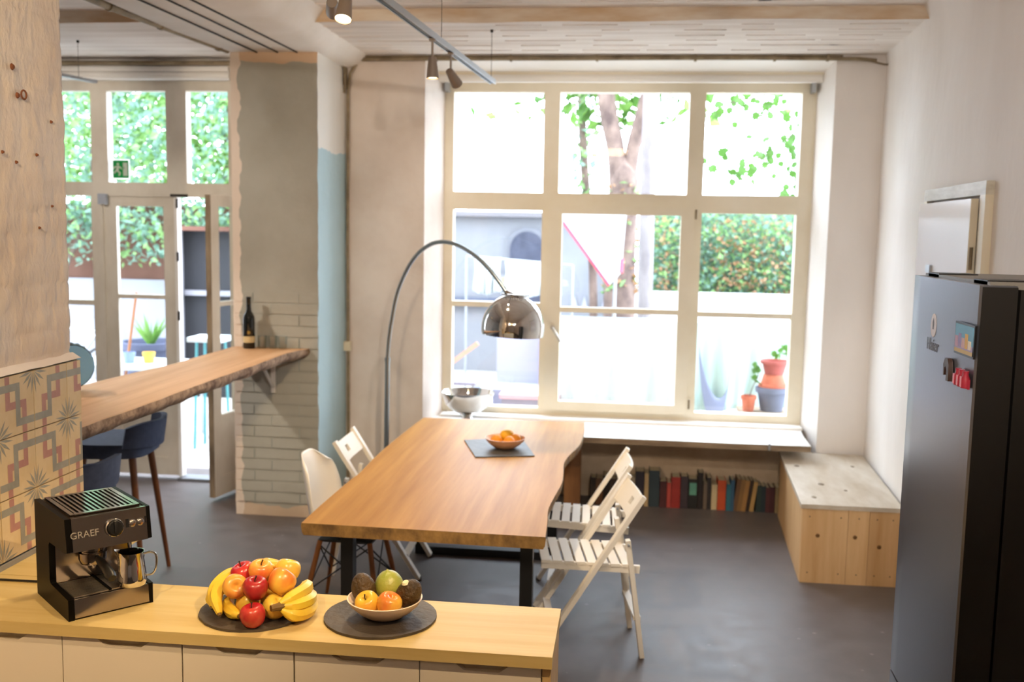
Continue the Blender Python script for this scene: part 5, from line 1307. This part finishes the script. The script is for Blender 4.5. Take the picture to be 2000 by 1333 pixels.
nb = T(E('house_plate', (-1.58, 13.9, 1.24)), 'pale wall plaque with four yellow marks on the annexe', 'plaque')
g = G(); g.box((-.2, 0, -.1), (.2, .03, .1)); g.out('plate', m_yw, nb, bevel=.01)
for k in range(4):
    g = G(); g.box((-.16 + k * .085, -.01, -.06), (-.1 + k * .085, 0, .06)); g.out('mark', M('yellow_mark', '#c9bd7a', .7), nb)

# ------------------------------------------------------------------ outside the glazed door
g = G(); g.box((-12, 12, -.05), (-3.6, 12.25, 1.26)); T(g.out('garden_wall', m_yw, smooth=0), 'white lower garden wall seen through the glazed door', 'wall')
g = G(); g.box((-12, 12.05, 1.26), (-3.6, 12.4, 2.2)); T(g.out('brown_wall', m_yb, smooth=0), 'reddish brown rendered wall above the white garden wall', 'wall')
iv = T(E('climbing_ivy', (-6.05, 11.5, 1.8)), 'climbing ivy over the brown wall outside the glazed door', 'ivy')
def ivf(rng):
    x = rng.uniform(-2.2, 2.4); z = rng.uniform(0 - .15 * nz((x, 2, 0), 2), 3.3) if rng.random() < .9 else rng.uniform(-.35, .3); return (x, rng.gauss(0, .12) + .15 * nz((x, z, 5), 1.6), z)
o = leaves(11000, ivf, .055, [lf2, lf2, lf1], 'foliage', iv, 9); o['kind'] = 'stuff'
g = G(); g.tube(smoothpath([(-.9, .2, -.4), (-.5, .15, .4), (-.4, .1, 1.2), (.1, .1, 2.2)], 5), .03, 8); g.out('stem', m_bark2, iv)
t4 = T(E('courtyard_tree', (-5.6, 13.5, -.05)), 'light green tree above the ivy seen through the toplights', 'tree')
g = G(); g.tube([(0, 0, 0), (.1, 0, 3), (0, 0, 7)], [.15, .12, .06], 10); g.out('trunk', m_bark2, t4)
def t4f(rng): return (rng.uniform(-2.6, .9), rng.gauss(0, .4), rng.uniform(2.5, 5.2))
o = leaves(9000, t4f, .07, [lf1, lf4, lf4], 'foliage', t4, 10); o['kind'] = 'stuff'
wt2 = T(E('white_garden_table', (-4.45, 8.9, -.05)), 'white garden table outside the closed door leaf', 'table')
g = G(); g.box((-.75, -.3, .68), (.45, .3, .72)); g.out('table_top', m_sheet, wt2, bevel=.008)
for x in (-.68, .38):
    for y in (-.25, .25):
        g = G(); g.cyl((x, y, 0), (x, y, .68), .015, n=8); g.out('leg', m_alu, wt2)
m_soil = M('dark_planter', '#4a4f66', .8)
pp = T(E('dark_planter', (-4.85, 9.7, -.05)), 'dark planter with spiky yucca outside the closed door leaf', 'planter')
g = G(); g.lathe([(0, 0), (.22, 0), (.3, .75), (.32, .75), (.32, .82), (.27, .82), (.25, .75), (0, .75)], 24); g.out('pot', m_soil, pp)
for i in range(26):
    a = random.uniform(0, 6.3); t = random.uniform(.15, .75); L = random.uniform(.22, .4)
    g = G(); e = Vector((math.cos(a) * math.sin(t), math.sin(a) * math.sin(t), math.cos(t))); b = e.orthogonal().normalized() * .014; p = Vector((0, 0, .76))
    g.face([p - b, p + b, p + e * L * .6 + b * .7, p + e * L, p + e * L * .6 - b * .7]); g.out('blade', lf4, pp, smooth=0)
sh_ = T(E('broom', (-4.85, 9.2, -.05)), 'wooden broom handle leaning by the planter', 'broom')
g = G(); g.tube([(-.1, 0, .05), (.06, .1, 1.35)], .014, 8); g.out('handle', m_dowel, sh_)
g = G(); g.box((-.2, -.05, 0), (.0, .05, .1)); g.out('brush', m_soil, sh_, bevel=.01)
bk_ = T(E('bicycle', (-5.62, 10.25, -.05)), 'parked bicycle partly hidden behind the left wall', 'bicycle')
def wheel(x):
    g = G(); g.tube([(x + .33 * math.cos(a), 0, .35 + .33 * math.sin(a)) for a in [k * .1963 for k in range(32)]], .015, 8, closed=True)
    o = g.out('wheel', m_blackp, bk_)
    g = G()
    for k in range(12): g.cyl((x, 0, .35), (x + .32 * math.cos(k * .524), 0, .35 + .32 * math.sin(k * .524)), .0015, n=4)
    g.out('spokes', m_alu, o)
wheel(0); wheel(-1.0)
g = G(); g.tube([(0, 0, .35), (-.12, 0, .85), (-.62, 0, .88), (-.5, 0, .32), (-.12, 0, .82)], .017, 8); g.tube([(-.5, 0, .32), (-1.0, 0, .35), (-.62, 0, .88)], .013, 8); g.out('frame', m_alu, bk_)
g = G(); g.tube([(-.1, 0, .85), (-.07, 0, 1.0), (-.02, -.22, 1.02)], .012, 8); g.tube([(-.07, 0, 1.0), (-.02, .22, 1.02)], .012, 8); g.out('handlebar', m_blackp, bk_)
g = G(); g.box((-.78, -.07, .94), (-.52, .07, .98)); g.cyl((-.62, 0, .86), (-.64, 0, .95), .012, n=8); g.out('saddle', m_blackp, bk_, bevel=.01)
for i, (x, y, c, n) in enumerate(((-4.45, 8.85, '#e3b44a', 'yellow'), (-4.62, 8.8, '#7f93b8', 'blue'), (-4.85, 8.9, '#c9857a', 'pink'))):
    g = G(); g.lathe([(0, 0), (.045, 0), (.06, .1), (.055, .1), (.042, .006), (0, .006)], 18); T(g.out('flower_pot', M('pot_' + n, c, .6), loc=(x, y, .671)), n + ' flower pot on the white garden table', 'pot', 'pots on the white garden table')
# shed with dark doorway seen through the open door
sd = T(E('garden_shed', (-4.75, 10.9, -.05)), 'dark open shed seen through the door gap', 'shed')
m_sdk = M('dark_shed_wood', '#2a2c30', .9)
g = G(); g.box((-.4, .2, 0), (.35, .25, 1.95)); g.out('shed_wall', m_sdk, sd)
g = G(); g.box((-.4, -.0, 1.95), (.45, .3, 2.0)); g.out('shed_roof', m_yb, sd)
g = G(); g.box((-.35, .14, 1.2), (.3, .2, 1.26)); g.out('shelf', m_yw, sd)
g = G(); g.box((-.42, -.05, 0), (-.38, .25, 1.95)); g.out('shed_side', m_yw, sd)
wp = T(E('white_post', (-3.9, 9.0, -.05)), 'round white post in the door gap', 'post')
g = G(); g.tube([(0, 0, 0), (0, 0, 2.0), (0, 0, 2.06)], [.035, .035, .015], 14); g.out('post_shaft', m_sheet, wp)
ch = T(E('garden_stool', (-3.72, 8.6, -.05)), 'white garden stool with teal legs in the door gap', 'stool')
g = G(); g.box((-.17, -.15, .98), (.15, .15, 1.02)); g.out('seat', m_sheet, ch, bevel=.006)
m_teal = M('teal_legs', '#4f9aa0', .6)
for x in (-.13, .11):
    for y in (-.11, .11):
        g = G(); g.cyl((x, y, 0), (x * .8, y * .8, .98), .013, n=8); g.out('leg', m_teal, ch)
